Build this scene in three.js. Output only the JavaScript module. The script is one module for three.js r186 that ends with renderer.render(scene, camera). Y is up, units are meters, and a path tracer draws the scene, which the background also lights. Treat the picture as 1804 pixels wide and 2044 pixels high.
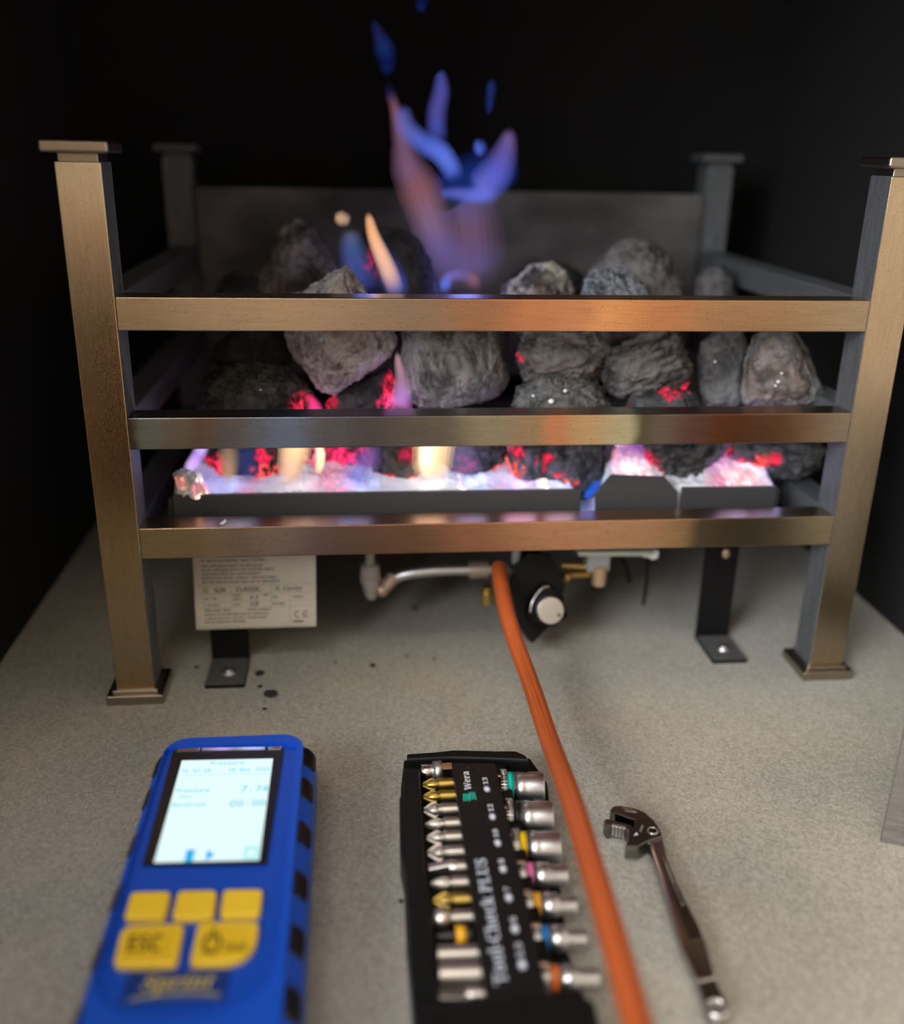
import * as THREE from 'three';
import { RoundedBoxGeometry } from 'three/addons/geometries/RoundedBoxGeometry.js';
import { mergeGeometries, mergeVertices } from 'three/addons/utils/BufferGeometryUtils.js';
import { RectAreaLightUniformsLib } from 'three/addons/lights/RectAreaLightUniformsLib.js';

// ---------------------------------------------------------------- camera, light, exposure
const scene = new THREE.Scene();
const V = (x, y, z) => new THREE.Vector3(x, y, z);
const D2R = Math.PI / 180;
const camera = new THREE.PerspectiveCamera(56.044, 1804 / 2044, 0.02, 30);
camera.position.set(-0.09133, 0.34932, 0.57855);
camera.rotation.set(-20.5215 * D2R, -5.977 * D2R, 1.1331 * D2R, 'YXZ');
camera.updateMatrixWorld(true);
camera.focus = 0.57;
camera.userData.fStop = 2.4;
scene.add(camera);
scene.background = new THREE.Color(0, 0, 0);
const renderer = new THREE.WebGLRenderer({ antialias: true });
renderer.toneMapping = THREE.LinearToneMapping;
renderer.toneMappingExposure = 1.0;
renderer.shadowMap.enabled = true;
RectAreaLightUniformsLib.init();
// daylight through the window in the left wall of the room (the window itself is built below)
const WIN = { x: -1.98, y: 1.3, z: 2.0, w: 1.9, h: 1.5 };
const windowLight = new THREE.RectAreaLight(new THREE.Color(0.92, 0.96, 1.0), 20.5, WIN.w, WIN.h);
windowLight.position.set(WIN.x + 0.06, WIN.y, WIN.z);
windowLight.lookAt(3, WIN.y - 0.6, WIN.z - 2.2);
scene.add(windowLight);
// added fill light under the ceiling, a wide diffuser to brighten the hearth
const ceilingFill = new THREE.RectAreaLight(new THREE.Color(1.0, 0.97, 0.94), 13.5, 0.7, 0.7);
ceilingFill.position.set(-0.6, 2.33, 1.6);
ceilingFill.lookAt(-0.6, 0, 1.6);
scene.add(ceilingFill);

// ---------------------------------------------------------------- pixel -> place
const FPX = 1022 / Math.tan(56.044 * D2R / 2);
function ray(u, v) { return V((u - 902) / FPX, -(v - 1022) / FPX, -1).applyQuaternion(camera.quaternion); }
function onPlane(u, v, axis, val) { const d = ray(u, v), C = camera.position; return C.clone().addScaledVector(d, (val - C[axis]) / d[axis]); }
const atY = (u, v, y) => onPlane(u, v, 'y', y);
const atZ = (u, v, z) => onPlane(u, v, 'z', z);
const atD = (u, v, d) => camera.position.clone().addScaledVector(ray(u, v), d);
const pxSize = (p) => { const q = p.clone().sub(camera.position); return q.dot(ray(902, 1022)) / FPX; };   // metres per pixel at p

// ---------------------------------------------------------------- noise
function rng(seed) { let s = seed >>> 0; return () => { s = (s + 0x6D2B79F5) >>> 0; let t = Math.imul(s ^ (s >>> 15), 1 | s); t = (t + Math.imul(t ^ (t >>> 7), 61 | t)) ^ t; return ((t ^ (t >>> 14)) >>> 0) / 4294967296; }; }
function hash3(x, y, z) { let h = (Math.imul(x, 374761393) + Math.imul(y, 668265263) + Math.imul(z, 1274126177)) | 0; h = Math.imul(h ^ (h >>> 13), 1274126177); return ((h ^ (h >>> 16)) >>> 0) / 4294967296; }
const sm = (t) => t * t * (3 - 2 * t);
function vnoise(x, y, z) {
  const xi = Math.floor(x), yi = Math.floor(y), zi = Math.floor(z), a = sm(x - xi), b = sm(y - yi), c = sm(z - zi);
  const L = (p, q, t) => p + (q - p) * t, h = (i, j, k) => hash3(xi + i, yi + j, zi + k);
  return L(L(L(h(0, 0, 0), h(1, 0, 0), a), L(h(0, 1, 0), h(1, 1, 0), a), b), L(L(h(0, 0, 1), h(1, 0, 1), a), L(h(0, 1, 1), h(1, 1, 1), a), b), c);
}
function fbm(x, y, z, o = 4) { let s = 0, a = 0.5, n = 0; for (let i = 0; i < o; i++) { s += a * vnoise(x, y, z); n += a; a *= 0.5; x = x * 2.03 + 7.1; y = y * 2.03 + 3.7; z = z * 2.03 + 1.9; } return s / n; }
const ridge = (x, y, z, o = 3) => { let s = 0, a = 0.5, n = 0; for (let i = 0; i < o; i++) { s += a * (1 - Math.abs(2 * vnoise(x, y, z) - 1)); n += a; a *= 0.5; x = x * 2.1 + 5.2; y = y * 2.1 + 1.3; z = z * 2.1 + 8.4; } return s / n; };
const clamp = (x, a = 0, b = 1) => Math.min(b, Math.max(a, x));
const step = (a, b, x) => sm(clamp((x - a) / (b - a)));
const lin = (c) => { c /= 255; return c <= 0.04045 ? c / 12.92 : Math.pow((c + 0.055) / 1.055, 2.4); };
const srgb = (c) => { c = clamp(c); return 255 * (c <= 0.0031308 ? 12.92 * c : 1.055 * Math.pow(c, 1 / 2.4) - 0.055); };

// ---------------------------------------------------------------- naming and scene helpers
const taken = {};
function numbered(n) { taken[n] = (taken[n] ?? -1) + 1; return taken[n] ? n + '_' + String(taken[n]).padStart(3, '0') : n; }
function tag(o, label, category, group, kind) { o.userData.label = label; o.userData.category = category; if (group) o.userData.group = group; if (kind) o.userData.kind = kind; return o; }
function mesh(name, geo, mat, parent) {
  const m = new THREE.Mesh(geo, mat); m.castShadow = m.receiveShadow = true;
  m.name = parent ? name : numbered(name); (parent ?? scene).add(m); return m;
}
function thing(name, label, category, group) { const g = new THREE.Group(); g.name = numbered(name); scene.add(g); return tag(g, label, category, group); }
function struct(name, geo, mat, label, category, parent) { const m = mesh(name, geo, mat, parent); if (!parent) tag(m, label, category, null, 'structure'); return m; }
// moves a thing's origin to the middle of its base
function settle(g) {
  g.updateMatrixWorld(true);
  const b = new THREE.Box3().setFromObject(g), base = V((b.min.x + b.max.x) / 2, b.min.y, (b.min.z + b.max.z) / 2);
  if (g.isMesh) { g.geometry = g.geometry.clone().translate(-base.x, -base.y, -base.z); g.position.copy(base); for (const c of g.children) c.position.sub(base); return g; }
  for (const c of g.children) c.position.sub(base);
  g.position.copy(base); return g;
}
const rbox = (w, h, d, r = 0.0008, s = 2) => new RoundedBoxGeometry(w, h, d, s, Math.min(r, w / 2.01, h / 2.01, d / 2.01));
const boxAt = (x0, x1, y0, y1, z0, z1, r = 0.0008) => rbox(x1 - x0, y1 - y0, z1 - z0, r).translate((x0 + x1) / 2, (y0 + y1) / 2, (z0 + z1) / 2);
function rod(a, b, ra, rb = ra, seg = 20) {       // closed cylinder from a to b
  const d = b.clone().sub(a), g = new THREE.CylinderGeometry(rb, ra, d.length(), seg);
  g.applyQuaternion(new THREE.Quaternion().setFromUnitVectors(V(0, 1, 0), d.clone().normalize()));
  return g.translate((a.x + b.x) / 2, (a.y + b.y) / 2, (a.z + b.z) / 2);
}
function tube(pts, r, seg = 80, rs = 18) { return new THREE.TubeGeometry(new THREE.CatmullRomCurve3(pts, false, 'centripetal'), seg, r, rs, false); }
// an outline in the x-z plane, extruded from y0 up to y1
function slab(pts, y0, y1, bevel = 0.0008, holes = [], steps = 2) {
  const s = new THREE.Shape(pts.map((p) => new THREE.Vector2(p.x, -p.z)));
  for (const h of holes) s.holes.push(new THREE.Path(h.map((p) => new THREE.Vector2(p.x, -p.z))));
  const g = new THREE.ExtrudeGeometry(s, { depth: Math.max(1e-5, y1 - y0 - 2 * bevel), bevelEnabled: bevel > 0, bevelThickness: bevel, bevelSize: bevel, bevelOffset: -bevel, bevelSegments: steps, curveSegments: 12 });
  return g.rotateX(-Math.PI / 2).translate(0, y0 + bevel, 0);
}
function roundRect(x0, x1, z0, z1, r, n = 8) {   // list of points, counter-clockwise seen from above
  const rr = Array.isArray(r) ? r : [r, r, r, r], P = [];
  const c = [[x1 - rr[0], z0 + rr[0], 0, rr[0]], [x0 + rr[1], z0 + rr[1], 90, rr[1]], [x0 + rr[2], z1 - rr[2], 180, rr[2]], [x1 - rr[3], z1 - rr[3], 270, rr[3]]];
  for (const [cx, cz, a, q] of c) for (let i = 0; i <= n; i++) { const t = (a + 90 * i / n) * D2R; P.push(V(cx + q * Math.cos(t), 0, cz - q * Math.sin(t))); }
  return P;
}

// ---------------------------------------------------------------- textures and materials
function dataTex(w, h, fn, color = true) {
  const d = new Uint8Array(w * h * 4);
  for (let j = 0; j < h; j++) for (let i = 0; i < w; i++) { const c = fn(i / w, j / h, i, j), k = (j * w + i) * 4; d[k] = clamp(c[0], 0, 255); d[k + 1] = clamp(c[1], 0, 255); d[k + 2] = clamp(c[2], 0, 255); d[k + 3] = 255; }
  const t = new THREE.DataTexture(d, w, h); t.magFilter = THREE.LinearFilter; t.minFilter = THREE.LinearMipmapLinearFilter; t.generateMipmaps = true;
  t.wrapS = t.wrapT = THREE.RepeatWrapping; if (color) t.colorSpace = THREE.SRGBColorSpace; t.needsUpdate = true; return t;
}
function canvasTex(w, h, draw) { const c = document.createElement('canvas'); c.width = w; c.height = h; draw(c.getContext('2d'), w, h); const t = new THREE.CanvasTexture(c); t.colorSpace = THREE.SRGBColorSpace; t.anisotropy = 8; return t; }
const std = (color, roughness = 0.6, metalness = 0, extra = {}) => new THREE.MeshStandardMaterial({ color: Array.isArray(color) ? new THREE.Color().setRGB(...color) : color, roughness, metalness, ...extra });

const grainTex = dataTex(512, 512, (u, v, i, j) => { const g = 150 + 90 * (hash3(i, j, 3) - 0.5) + 70 * (fbm(i / 3, j / 3, 5, 2) - 0.5); return [g, g, g]; }, false);
const stoneTex = dataTex(2048, 1792, (u, v, i, j) => {
  const g = hash3(i, j, 9), f = fbm(i / 2.2, j / 2.2, 2, 2), m = fbm(i / 90, j / 90, 4, 4), l = fbm(i / 330, j / 330, 8, 3);
  let k = 1 + 0.2 * (f - 0.5) + 0.16 * (g - 0.5) + 0.16 * (m - 0.5);
  if (hash3(i, j, 77) > 0.994) k *= 0.74;
  if (hash3(i, j, 78) > 0.995) k *= 1.16;
  const warm = (l - 0.5) * 30 + (m - 0.5) * 10;
  return [(166 + warm * 0.35) * k, 162 * k, (152 - warm * 0.7) * k];
});
const sootTex = dataTex(512, 512, (u, v, i, j) => { const f = fbm(i / 40, j / 40, 3, 5), g = hash3(i, j, 1); const k = 2 + 5 * f + 2 * g; return [k * 1.0, k * 0.97, k * 0.94]; });
const M = {
  stone: std(0xffffff, 0.86, 0, { map: stoneTex, bumpMap: grainTex, bumpScale: 0.0002 }),
  soot: std(0xffffff, 0.95, 0, { map: sootTex }),
  blackSteel: new THREE.MeshPhysicalMaterial({ color: new THREE.Color().setRGB(0.005, 0.005, 0.0055), roughness: 0.5, specularIntensity: 0.4 }),
  chrome: std([0.72, 0.71, 0.7], 0.16, 1),
  steel: std([0.62, 0.61, 0.59], 0.32, 1),
  satin: std([0.7, 0.7, 0.71], 0.4, 1),
  gold: std([0.62, 0.44, 0.12], 0.3, 1),
  brass: std([0.62, 0.42, 0.14], 0.35, 1),
  bronze: std([0.4, 0.27, 0.2], 0.35, 1),
  copperTan: std([0.62, 0.42, 0.26], 0.45, 0.7),
  blackPlastic: new THREE.MeshPhysicalMaterial({ color: new THREE.Color().setRGB(0.0045, 0.005, 0.005), roughness: 0.45, specularIntensity: 0.5, bumpMap: grainTex, bumpScale: 0.00015 }),
  white: std([0.8, 0.8, 0.78], 0.5),
};

// ---------------------------------------------------------------- the setting: hearth, fire recess, room
const XL = -0.348, XR = 0.334, ZB = -0.44, ZS = 0.0, ZF = 0.3, OPEN = 0.62;
{
  const hearth = struct('floor_hearth', new THREE.BoxGeometry(1.5, 0.04, 1.4), M.stone, 'pale beige grained stone hearth slab under the fire basket', 'hearth');
  hearth.position.set(0, -0.02, 0.2);
  const woodTex = dataTex(512, 512, (u, v, i, j) => { const p = Math.floor(u * 4), g = fbm(i / 5 + p * 31, j / 130, 3, 4), k = 0.75 + 0.5 * g + 0.1 * hash3(p, 3, 2); return [150 * k, 112 * k, 78 * k]; });
  woodTex.repeat.set(4, 4);
  const floor = struct('floor', new THREE.BoxGeometry(4.2, 0.06, 4.2), std(0xffffff, 0.55, 0, { map: woodTex }), 'orange brown wooden floor of the room', 'floor'); floor.position.set(0, -0.07, 2.15);
  const plaster = std([0.62, 0.58, 0.5], 0.9), black = M.soot;
  const wl = struct('wall_left', new THREE.BoxGeometry(0.1, 1.2, ZS - ZB), black, 'soot black left side of the fire recess', 'wall'); wl.position.set(XL - 0.05, 0.56, (ZS + ZB) / 2);
  const wr = struct('wall_right', new THREE.BoxGeometry(0.1, 1.2, ZS - ZB), black, 'soot black right side of the fire recess', 'wall'); wr.position.set(XR + 0.05, 0.56, (ZS + ZB) / 2);
  const wb = struct('wall_back', new THREE.BoxGeometry(XR - XL + 0.2, 1.2, 0.08), black, 'soot black back of the fire recess', 'wall'); wb.position.set((XL + XR) / 2, 0.56, ZB - 0.04);
  const ce = struct('ceiling_recess', new THREE.BoxGeometry(XR - XL + 0.2, 0.08, ZF - ZB + 0.08), black, 'soot black top of the fire recess', 'ceiling'); ce.position.set((XL + XR) / 2, 1.2, (ZF + ZB) / 2);
  // chimney breast with its opening, out of frame
  const s = new THREE.Shape([[-2.1, -0.04], [XL, -0.04], [XL, OPEN], [XR, OPEN], [XR, -0.04], [2.1, -0.04], [2.1, 2.4], [-2.1, 2.4]].map((p) => new THREE.Vector2(...p)));
  const wf = struct('wall_chimney', new THREE.ExtrudeGeometry(s, { depth: ZF - ZS, bevelEnabled: false }), plaster, 'plastered chimney breast round the fire opening', 'wall'); wf.position.z = ZS;
  const far = struct('wall_far', new THREE.BoxGeometry(4.4, 2.5, 0.1), plaster, 'pale wall at the far end of the room', 'wall'); far.position.set(0, 1.15, 4.2);
  const rr = struct('wall_room_right', new THREE.BoxGeometry(0.1, 2.5, 4.2), plaster, 'pale right wall of the room', 'wall'); rr.position.set(2.08, 1.15, 2.15);
  const hs = new THREE.Shape([[0.05, -0.1], [4.25, -0.1], [4.25, 2.4], [0.05, 2.4]].map((p) => new THREE.Vector2(...p)));
  hs.holes.push(new THREE.Path([[WIN.z - WIN.w / 2, WIN.y - WIN.h / 2], [WIN.z - WIN.w / 2, WIN.y + WIN.h / 2], [WIN.z + WIN.w / 2, WIN.y + WIN.h / 2], [WIN.z + WIN.w / 2, WIN.y - WIN.h / 2]].map((p) => new THREE.Vector2(...p))));
  const lw = struct('wall_room_left', new THREE.ExtrudeGeometry(hs, { depth: 0.1, bevelEnabled: false }).rotateY(-Math.PI / 2), plaster, 'pale left wall of the room with a window', 'wall'); lw.position.x = -1.98;
  const ceil = struct('ceiling', new THREE.BoxGeometry(4.4, 0.08, 4.3), std([0.75, 0.73, 0.7], 0.9), 'pale ceiling of the room', 'ceiling'); ceil.position.set(0, 2.4, 2.15);
  const w = new THREE.Group(); w.name = 'window_1'; scene.add(w); tag(w, 'bright window in the left wall of the room', 'window', null, 'structure');
  const pane = mesh('pane', new THREE.BoxGeometry(0.01, WIN.h, WIN.w), new THREE.MeshStandardMaterial({ color: 0x000000, emissive: new THREE.Color(1, 0.96, 0.9), emissiveIntensity: 5 }), w); pane.position.set(WIN.x - 0.05, WIN.y, WIN.z);
  for (const k of [-1, 0, 1]) { mesh('frame', rbox(0.05, WIN.h, 0.05, 0.004), M.white, w).position.set(WIN.x - 0.02, WIN.y, WIN.z + k * (WIN.w / 2 - 0.025)); if (k) mesh('frame', rbox(0.05, 0.05, WIN.w, 0.004), M.white, w).position.set(WIN.x - 0.02, WIN.y + k * (WIN.h / 2 - 0.025), WIN.z); }
  const lamp = thing('added_fill_lamp', 'added square fill lamp on the room ceiling to brighten the hearth', 'lamp');  // added fill lamp with a glowing face, out of view
  mesh('housing', rbox(0.76, 0.03, 0.76, 0.006), M.white, lamp).position.set(-0.6, 2.345, 1.6);
  mesh('diffuser', rbox(0.7, 0.01, 0.7, 0.004), new THREE.MeshStandardMaterial({ color: 0xffffff, emissive: 0xfff2e0, emissiveIntensity: 3 }), lamp).position.set(-0.6, 2.337, 1.6);
  settle(lamp);
  // added dark bag out of view, put here to darken the left post by reflection
  const bag = thing('added_dark_bag', 'added black bag out of view that darkens the left post reflection', 'bag');
  const cloth = std([0.012, 0.012, 0.013], 0.9);
  mesh('bag_body', rbox(0.4, 0.21, 0.44, 0.025, 4).translate(-0.49, 0.105, 0.59), cloth, bag);
  mesh('handle', tube([V(-0.49, 0.2, 0.47), V(-0.49, 0.25, 0.51), V(-0.49, 0.26, 0.59), V(-0.49, 0.25, 0.67), V(-0.49, 0.2, 0.71)], 0.01, 30, 10), cloth, bag);
  settle(bag);
}

// ---------------------------------------------------------------- fire basket
const X0 = -0.22859, X1 = 0.22859, PW = 0.025, ZBK = -0.3185;
const BAR = [[0.2479, 0.2674], [0.1755, 0.1955], [0.103, 0.1238]], BD = 0.02;
function heatReflectTex(stops, seed, vertical = false, mult = 1) {   // brushed steel with temper tint and painted room reflections: stops = [place 0..1, sRGB colour]
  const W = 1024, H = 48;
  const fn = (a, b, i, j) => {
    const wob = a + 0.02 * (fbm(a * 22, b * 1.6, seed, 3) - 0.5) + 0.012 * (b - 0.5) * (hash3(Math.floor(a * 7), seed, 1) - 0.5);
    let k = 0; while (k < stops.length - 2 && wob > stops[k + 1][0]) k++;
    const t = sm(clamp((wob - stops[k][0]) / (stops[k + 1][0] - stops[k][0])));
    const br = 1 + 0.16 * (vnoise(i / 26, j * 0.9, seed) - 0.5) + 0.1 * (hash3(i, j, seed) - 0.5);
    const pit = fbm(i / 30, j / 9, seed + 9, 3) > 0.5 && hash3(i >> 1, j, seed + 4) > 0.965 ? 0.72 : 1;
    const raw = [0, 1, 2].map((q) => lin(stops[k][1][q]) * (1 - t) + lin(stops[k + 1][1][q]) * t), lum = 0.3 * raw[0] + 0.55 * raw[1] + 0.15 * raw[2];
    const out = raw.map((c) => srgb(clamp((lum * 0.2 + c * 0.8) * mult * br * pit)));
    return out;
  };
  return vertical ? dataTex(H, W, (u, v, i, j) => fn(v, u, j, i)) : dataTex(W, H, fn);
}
const px = (list, a, b) => list.map(([u, c]) => [(u - a) / (b - a), c]);
const metal = (map, rough) => new THREE.MeshPhysicalMaterial({ map, metalness: 1, roughness: rough, bumpMap: grainTex, bumpScale: 0.00004 });
{
  const g = thing('fire_basket', 'square bar steel fire basket with brown and orange polished front bars, heat tint and room reflections painted in', 'fire basket');
  // bars are polished all round; the sides of the posts and the rear frame keep their dusty grey fire scale
  const scaleTex = dataTex(512, 512, (u, v, i, j) => { const f = fbm(i / 34, j / 34, 6, 4), k = 92 + 34 * (f - 0.5) + 16 * (hash3(i, j, 6) - 0.5) + 10 * (vnoise(i / 40, j, 2) - 0.5), d = hash3(i >> 1, j >> 1, 41) > 0.9975 ? 1.7 : 1; return [k * 0.97 * d, k * d, k * 1.03 * d]; });
  const scale = std(0xffffff, 0.6, 0.3, { map: scaleTex, bumpMap: grainTex, bumpScale: 0.0002 });
  const six = (front) => [scale, scale, scale, scale, front, scale];
  const steel = std([0.36, 0.31, 0.25], 0.3, 1, { bumpMap: grainTex, bumpScale: 0.00004 });
  const barTex = [  // orange and blue grey patches paint room reflections in among the temper colours
    heatReflectTex(px([[230, [190, 165, 130]], [500, [172, 150, 120]], [800, [145, 128, 108]], [930, [165, 120, 88]], [1050, [205, 138, 88]], [1130, [215, 150, 98]], [1190, [240, 170, 98]], [1300, [214, 148, 92]], [1450, [190, 152, 110]], [1740, [172, 146, 112]]], 230, 1740), 11, false, 1.22),
    heatReflectTex(px([[265, [100, 90, 76]], [290, [158, 172, 164]], [360, [150, 140, 124]], [400, [138, 110, 100]], [450, [120, 116, 120]], [560, [116, 136, 170]], [630, [104, 106, 116]], [720, [96, 94, 96]], [850, [116, 112, 104]], [940, [160, 154, 130]], [1050, [176, 150, 112]], [1085, [226, 150, 100]], [1150, [218, 180, 128]], [1230, [206, 204, 166]], [1262, [110, 104, 82]], [1300, [128, 116, 104]], [1360, [130, 96, 92]], [1420, [156, 92, 54]], [1520, [162, 112, 76]], [1690, [168, 146, 122]]], 265, 1690), 12, false, 1.08),
    heatReflectTex(px([[285, [172, 146, 102]], [400, [158, 130, 90]], [490, [130, 100, 76]], [620, [128, 100, 86]], [780, [140, 104, 78]], [920, [176, 124, 86]], [1080, [208, 146, 100]], [1250, [198, 146, 104]], [1345, [188, 148, 102]], [1385, [124, 106, 80]], [1500, [122, 108, 86]], [1655, [156, 138, 106]]], 285, 1655), 13, false, 1.3)];
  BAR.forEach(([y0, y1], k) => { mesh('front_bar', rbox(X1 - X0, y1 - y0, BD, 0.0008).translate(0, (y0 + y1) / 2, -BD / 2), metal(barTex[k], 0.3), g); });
  const postL = heatReflectTex([[0, [176, 146, 98]], [0.08, [170, 150, 112]], [0.3, [176, 148, 100]], [0.5, [170, 128, 82]], [0.8, [176, 150, 116]], [1, [200, 184, 156]]], 21, true, 1.2);  // paler top stop paints the bright wall mirrored in the post
  const postR = heatReflectTex([[0, [168, 142, 108]], [0.1, [156, 142, 116]], [0.28, [136, 122, 100]], [0.42, [150, 134, 110]], [0.7, [188, 158, 122]], [1, [196, 170, 132]]], 22, true, 1.2);
  const Y0 = 0.007, Y1 = 0.3405;
  const cap = (x, z, p, m = steel) => {
    mesh('cap_neck', rbox(PW - 0.003, 0.006, PW - 0.003, 0.001).translate(x, Y1 + 0.002, z), m, p);
    mesh('cap', rbox(0.037, 0.0068, 0.037, 0.002, 3).translate(x, Y1 + 0.0078, z), m, p);
    mesh('foot', mergeGeometries([rbox(0.037, 0.007, 0.037, 0.0012).translate(x, 0.0035, z), rbox(0.03, 0.003, 0.03, 0.0012).translate(x, 0.0078, z)]), m, p);
  };
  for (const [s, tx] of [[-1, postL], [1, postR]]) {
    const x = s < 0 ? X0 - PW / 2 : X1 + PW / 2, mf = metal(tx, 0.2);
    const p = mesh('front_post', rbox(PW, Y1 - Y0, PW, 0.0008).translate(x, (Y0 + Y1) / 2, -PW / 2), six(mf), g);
    cap(x, -PW / 2, p);
    const q = mesh('rear_post', rbox(PW, Y1 - Y0, PW, 0.0008).translate(x, (Y0 + Y1) / 2, ZBK - PW / 2), scale, g);
    cap(x, ZBK - PW / 2, q, scale);
    for (const [y0, y1] of BAR) mesh('side_rail', rbox(0.02, y1 - y0, -ZBK - PW, 0.0008).translate(x - s * 0.0025, (y0 + y1) / 2, (ZBK - PW) / 2), scale, g);
  }
  for (const [y0, y1] of BAR.slice(0, 3)) mesh('rear_rail', rbox(X1 - X0, y1 - y0, BD, 0.0008).translate(0, (y0 + y1) / 2, ZBK - BD / 2 - 0.003), scale, g);
  const plateTex = dataTex(512, 256, (u, v, i, j) => { const f = fbm(i / 70, j / 50, 6, 4), h = fbm(i / 26, j / 26, 16, 3), k = 58 + 90 * (f - 0.35) + 22 * (h - 0.5); return [k, k * 0.99, k * 0.97]; });
  mesh('rear_plate', rbox(X1 - X0 - 0.004, 0.165, 0.003, 0.001).translate(0.0, 0.235, ZBK + 0.004), std(0xffffff, 0.7, 0.1, { map: plateTex }), g);
  settle(g);
}

// ---------------------------------------------------------------- gas burner under and in the basket
{
  const g = thing('gas_burner', 'dark steel gas burner tray on two bent strap legs with a paper rating plate', 'gas burner');
  const dull = std([0.05, 0.05, 0.054], 0.55, 0.4, { bumpMap: grainTex, bumpScale: 0.0002 });
  const lip = std([0.036, 0.036, 0.038], 0.6, 0.2, { bumpMap: grainTex, bumpScale: 0.0002 });
  const T = (x0, x1, y0, y1, z0, z1) => boxAt(x0, x1, y0, y1, z0, z1, 0.0008);
  mesh('tray', mergeGeometries([T(-0.214, 0.203, 0.1, 0.104, -0.27, -0.034), T(-0.214, 0.203, 0.1, 0.13, -0.274, -0.27), T(-0.216, -0.212, 0.1, 0.131, -0.27, -0.034), T(0.2, 0.204, 0.1, 0.131, -0.27, -0.034)]), dull, g);
  mesh('tray_front', T(-0.2125, 0.0615, 0.1, 0.1345, -0.035, -0.0315), lip, g);
  mesh('tray_front', T(0.1325, 0.2008, 0.1, 0.1345, -0.035, -0.0315), lip, g);
  // centre plate with cut corners
  const q = [[1189, 1030], [1189, 985], [1220, 949], [1326, 953], [1352, 984], [1350, 1030]].map(([u, v]) => atZ(u, v, -0.028));
  const sh = new THREE.Shape(q.map((p) => new THREE.Vector2(p.x, p.y)));
  mesh('centre_plate', new THREE.ExtrudeGeometry(sh, { depth: 0.0015, bevelEnabled: true, bevelSize: 0.0003, bevelThickness: 0.0003, bevelSegments: 1 }).translate(0, 0, -0.0297), std([0.036, 0.038, 0.042], 0.55, 0.2, { bumpMap: grainTex, bumpScale: 0.0002 }), g);
  const leg = (x0, x1, zb, zf) => {
    const p = mesh('leg', mergeGeometries([T(x0, x1, 0.002, 0.1, zb - 0.003, zb), T(x0, x1, 0.0, 0.003, zb - 0.003, zf)]), M.blackSteel, g);
    const xc = (x0 + x1) / 2 + 0.001, zc = (zb * 0.45 + zf * 0.55);
    mesh('foot_plate', slab(roundRect(x0 + 0.0005, x1 - 0.0005, zb + 0.001, zf - 0.0005, 0.001, 2), 0.003, 0.0034, 0.0001), std([0.2, 0.2, 0.205], 0.45, 0.6, { bumpMap: grainTex, bumpScale: 0.0003 }), p);
    mesh('screw', mergeGeometries([new THREE.CylinderGeometry(0.0045, 0.005, 0.0012, 20).translate(xc, 0.004, zc), new THREE.SphereGeometry(0.0028, 14, 8).scale(1, 0.5, 1).translate(xc, 0.0047, zc)]), M.satin, p);
  };
  leg(-0.198, -0.171, -0.049, -0.0115); leg(0.1665, 0.1925, -0.061, -0.0225);
  mesh('bolt', new THREE.SphereGeometry(0.003, 14, 10).scale(1, 1.3, 0.6).translate(0.182, 0.072, -0.06), M.copperTan, g);
  // rating plate
  const P = [[384, 1100], [630, 1095], [631, 1250], [392, 1257]];
  const z = (v) => -0.046 + (v - 1095) / 160 * 0.012;
  const [a, b, c, d] = P.map(([u, v]) => atZ(u, v, z(v)));
  const labelTex = canvasTex(1100, 720, (x, W, H) => {
    x.fillStyle = '#bdb6a8'; x.fillRect(0, 0, W, H);
    const R = rng(5); for (let i = 0; i < 60; i++) { x.fillStyle = `rgba(${150 + 90 * R()},${140 + 80 * R()},${120 + 90 * R()},0.12)`; x.beginPath(); x.ellipse(W * R(), H * R(), 30 + 90 * R(), 15 + 50 * R(), R() * 3, 0, 7); x.fill(); }
    x.fillStyle = '#26262a'; x.font = 'bold 62px sans-serif'; x.fillText('MOONGLOW FIRES', 70, 62, 900);
    x.fillStyle = '#1c1a1c'; x.font = 'bold 32px sans-serif'; x.fillText('BY NICHOLAS BRIDGE,  KENT CT2 8PG', 70, 102, 900);
    x.font = 'bold 31px sans-serif';
    ['THIS APPLIANCE MUST BE INSTALLED', 'IN ACCORDANCE WITH THE RULES IN FORCE', 'AND USED ONLY IN A SUFFICIENTLY', 'VENTILATED SPACE. CONSULT INSTRUCTIONS', 'BEFORE INSTALLATION AND USE OF APPLIANCE'].forEach((t, k) => x.fillText(t, 70, 150 + k * 37, [640, 780, 620, 800, 860][k]));
    x.strokeStyle = '#6a6764'; x.lineWidth = 3; const L = (p, q, r, s) => { x.beginPath(); x.moveTo(p, q); x.lineTo(r, s); x.stroke(); };
    for (const y of [318, 396, 470, 522]) L(30, y, W - 20, y); L(330, 318, 330, 522); L(690, 318, 690, 396); L(860, 396, 860, 700); L(690, 396, 690, 522);
    x.fillStyle = '#2a2624'; x.font = 'bold 24px sans-serif'; x.fillText('GAS', 76, 350); x.fillText('TYPE', 76, 380);
    x.fillStyle = '#1a181c'; x.font = 'bold 58px sans-serif'; x.fillText('G20', 176, 380); x.fillText('CLASSIC', 370, 378, 290);
    x.fillStyle = '#2c1c3a'; x.font = 'bold italic 56px serif'; x.fillText('N. Cavity', 720, 376); x.fillText('9.3', 490, 456); x.fillText('GB', 490, 514);
    x.fillStyle = '#262220'; x.font = 'bold 28px sans-serif'; x.fillText('CAT  I 2H', 80, 446); x.fillText('HEAT', 345, 424); x.fillText('INPUT', 345, 458); x.fillText('kW', 620, 424); x.fillText('PIN', 700, 446); x.fillText('18 890 3', 880, 446); x.fillText('P  20 mbar', 80, 508); x.fillText('DEST', 345, 508); x.fillText('PIN 0087', 700, 508);
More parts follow.
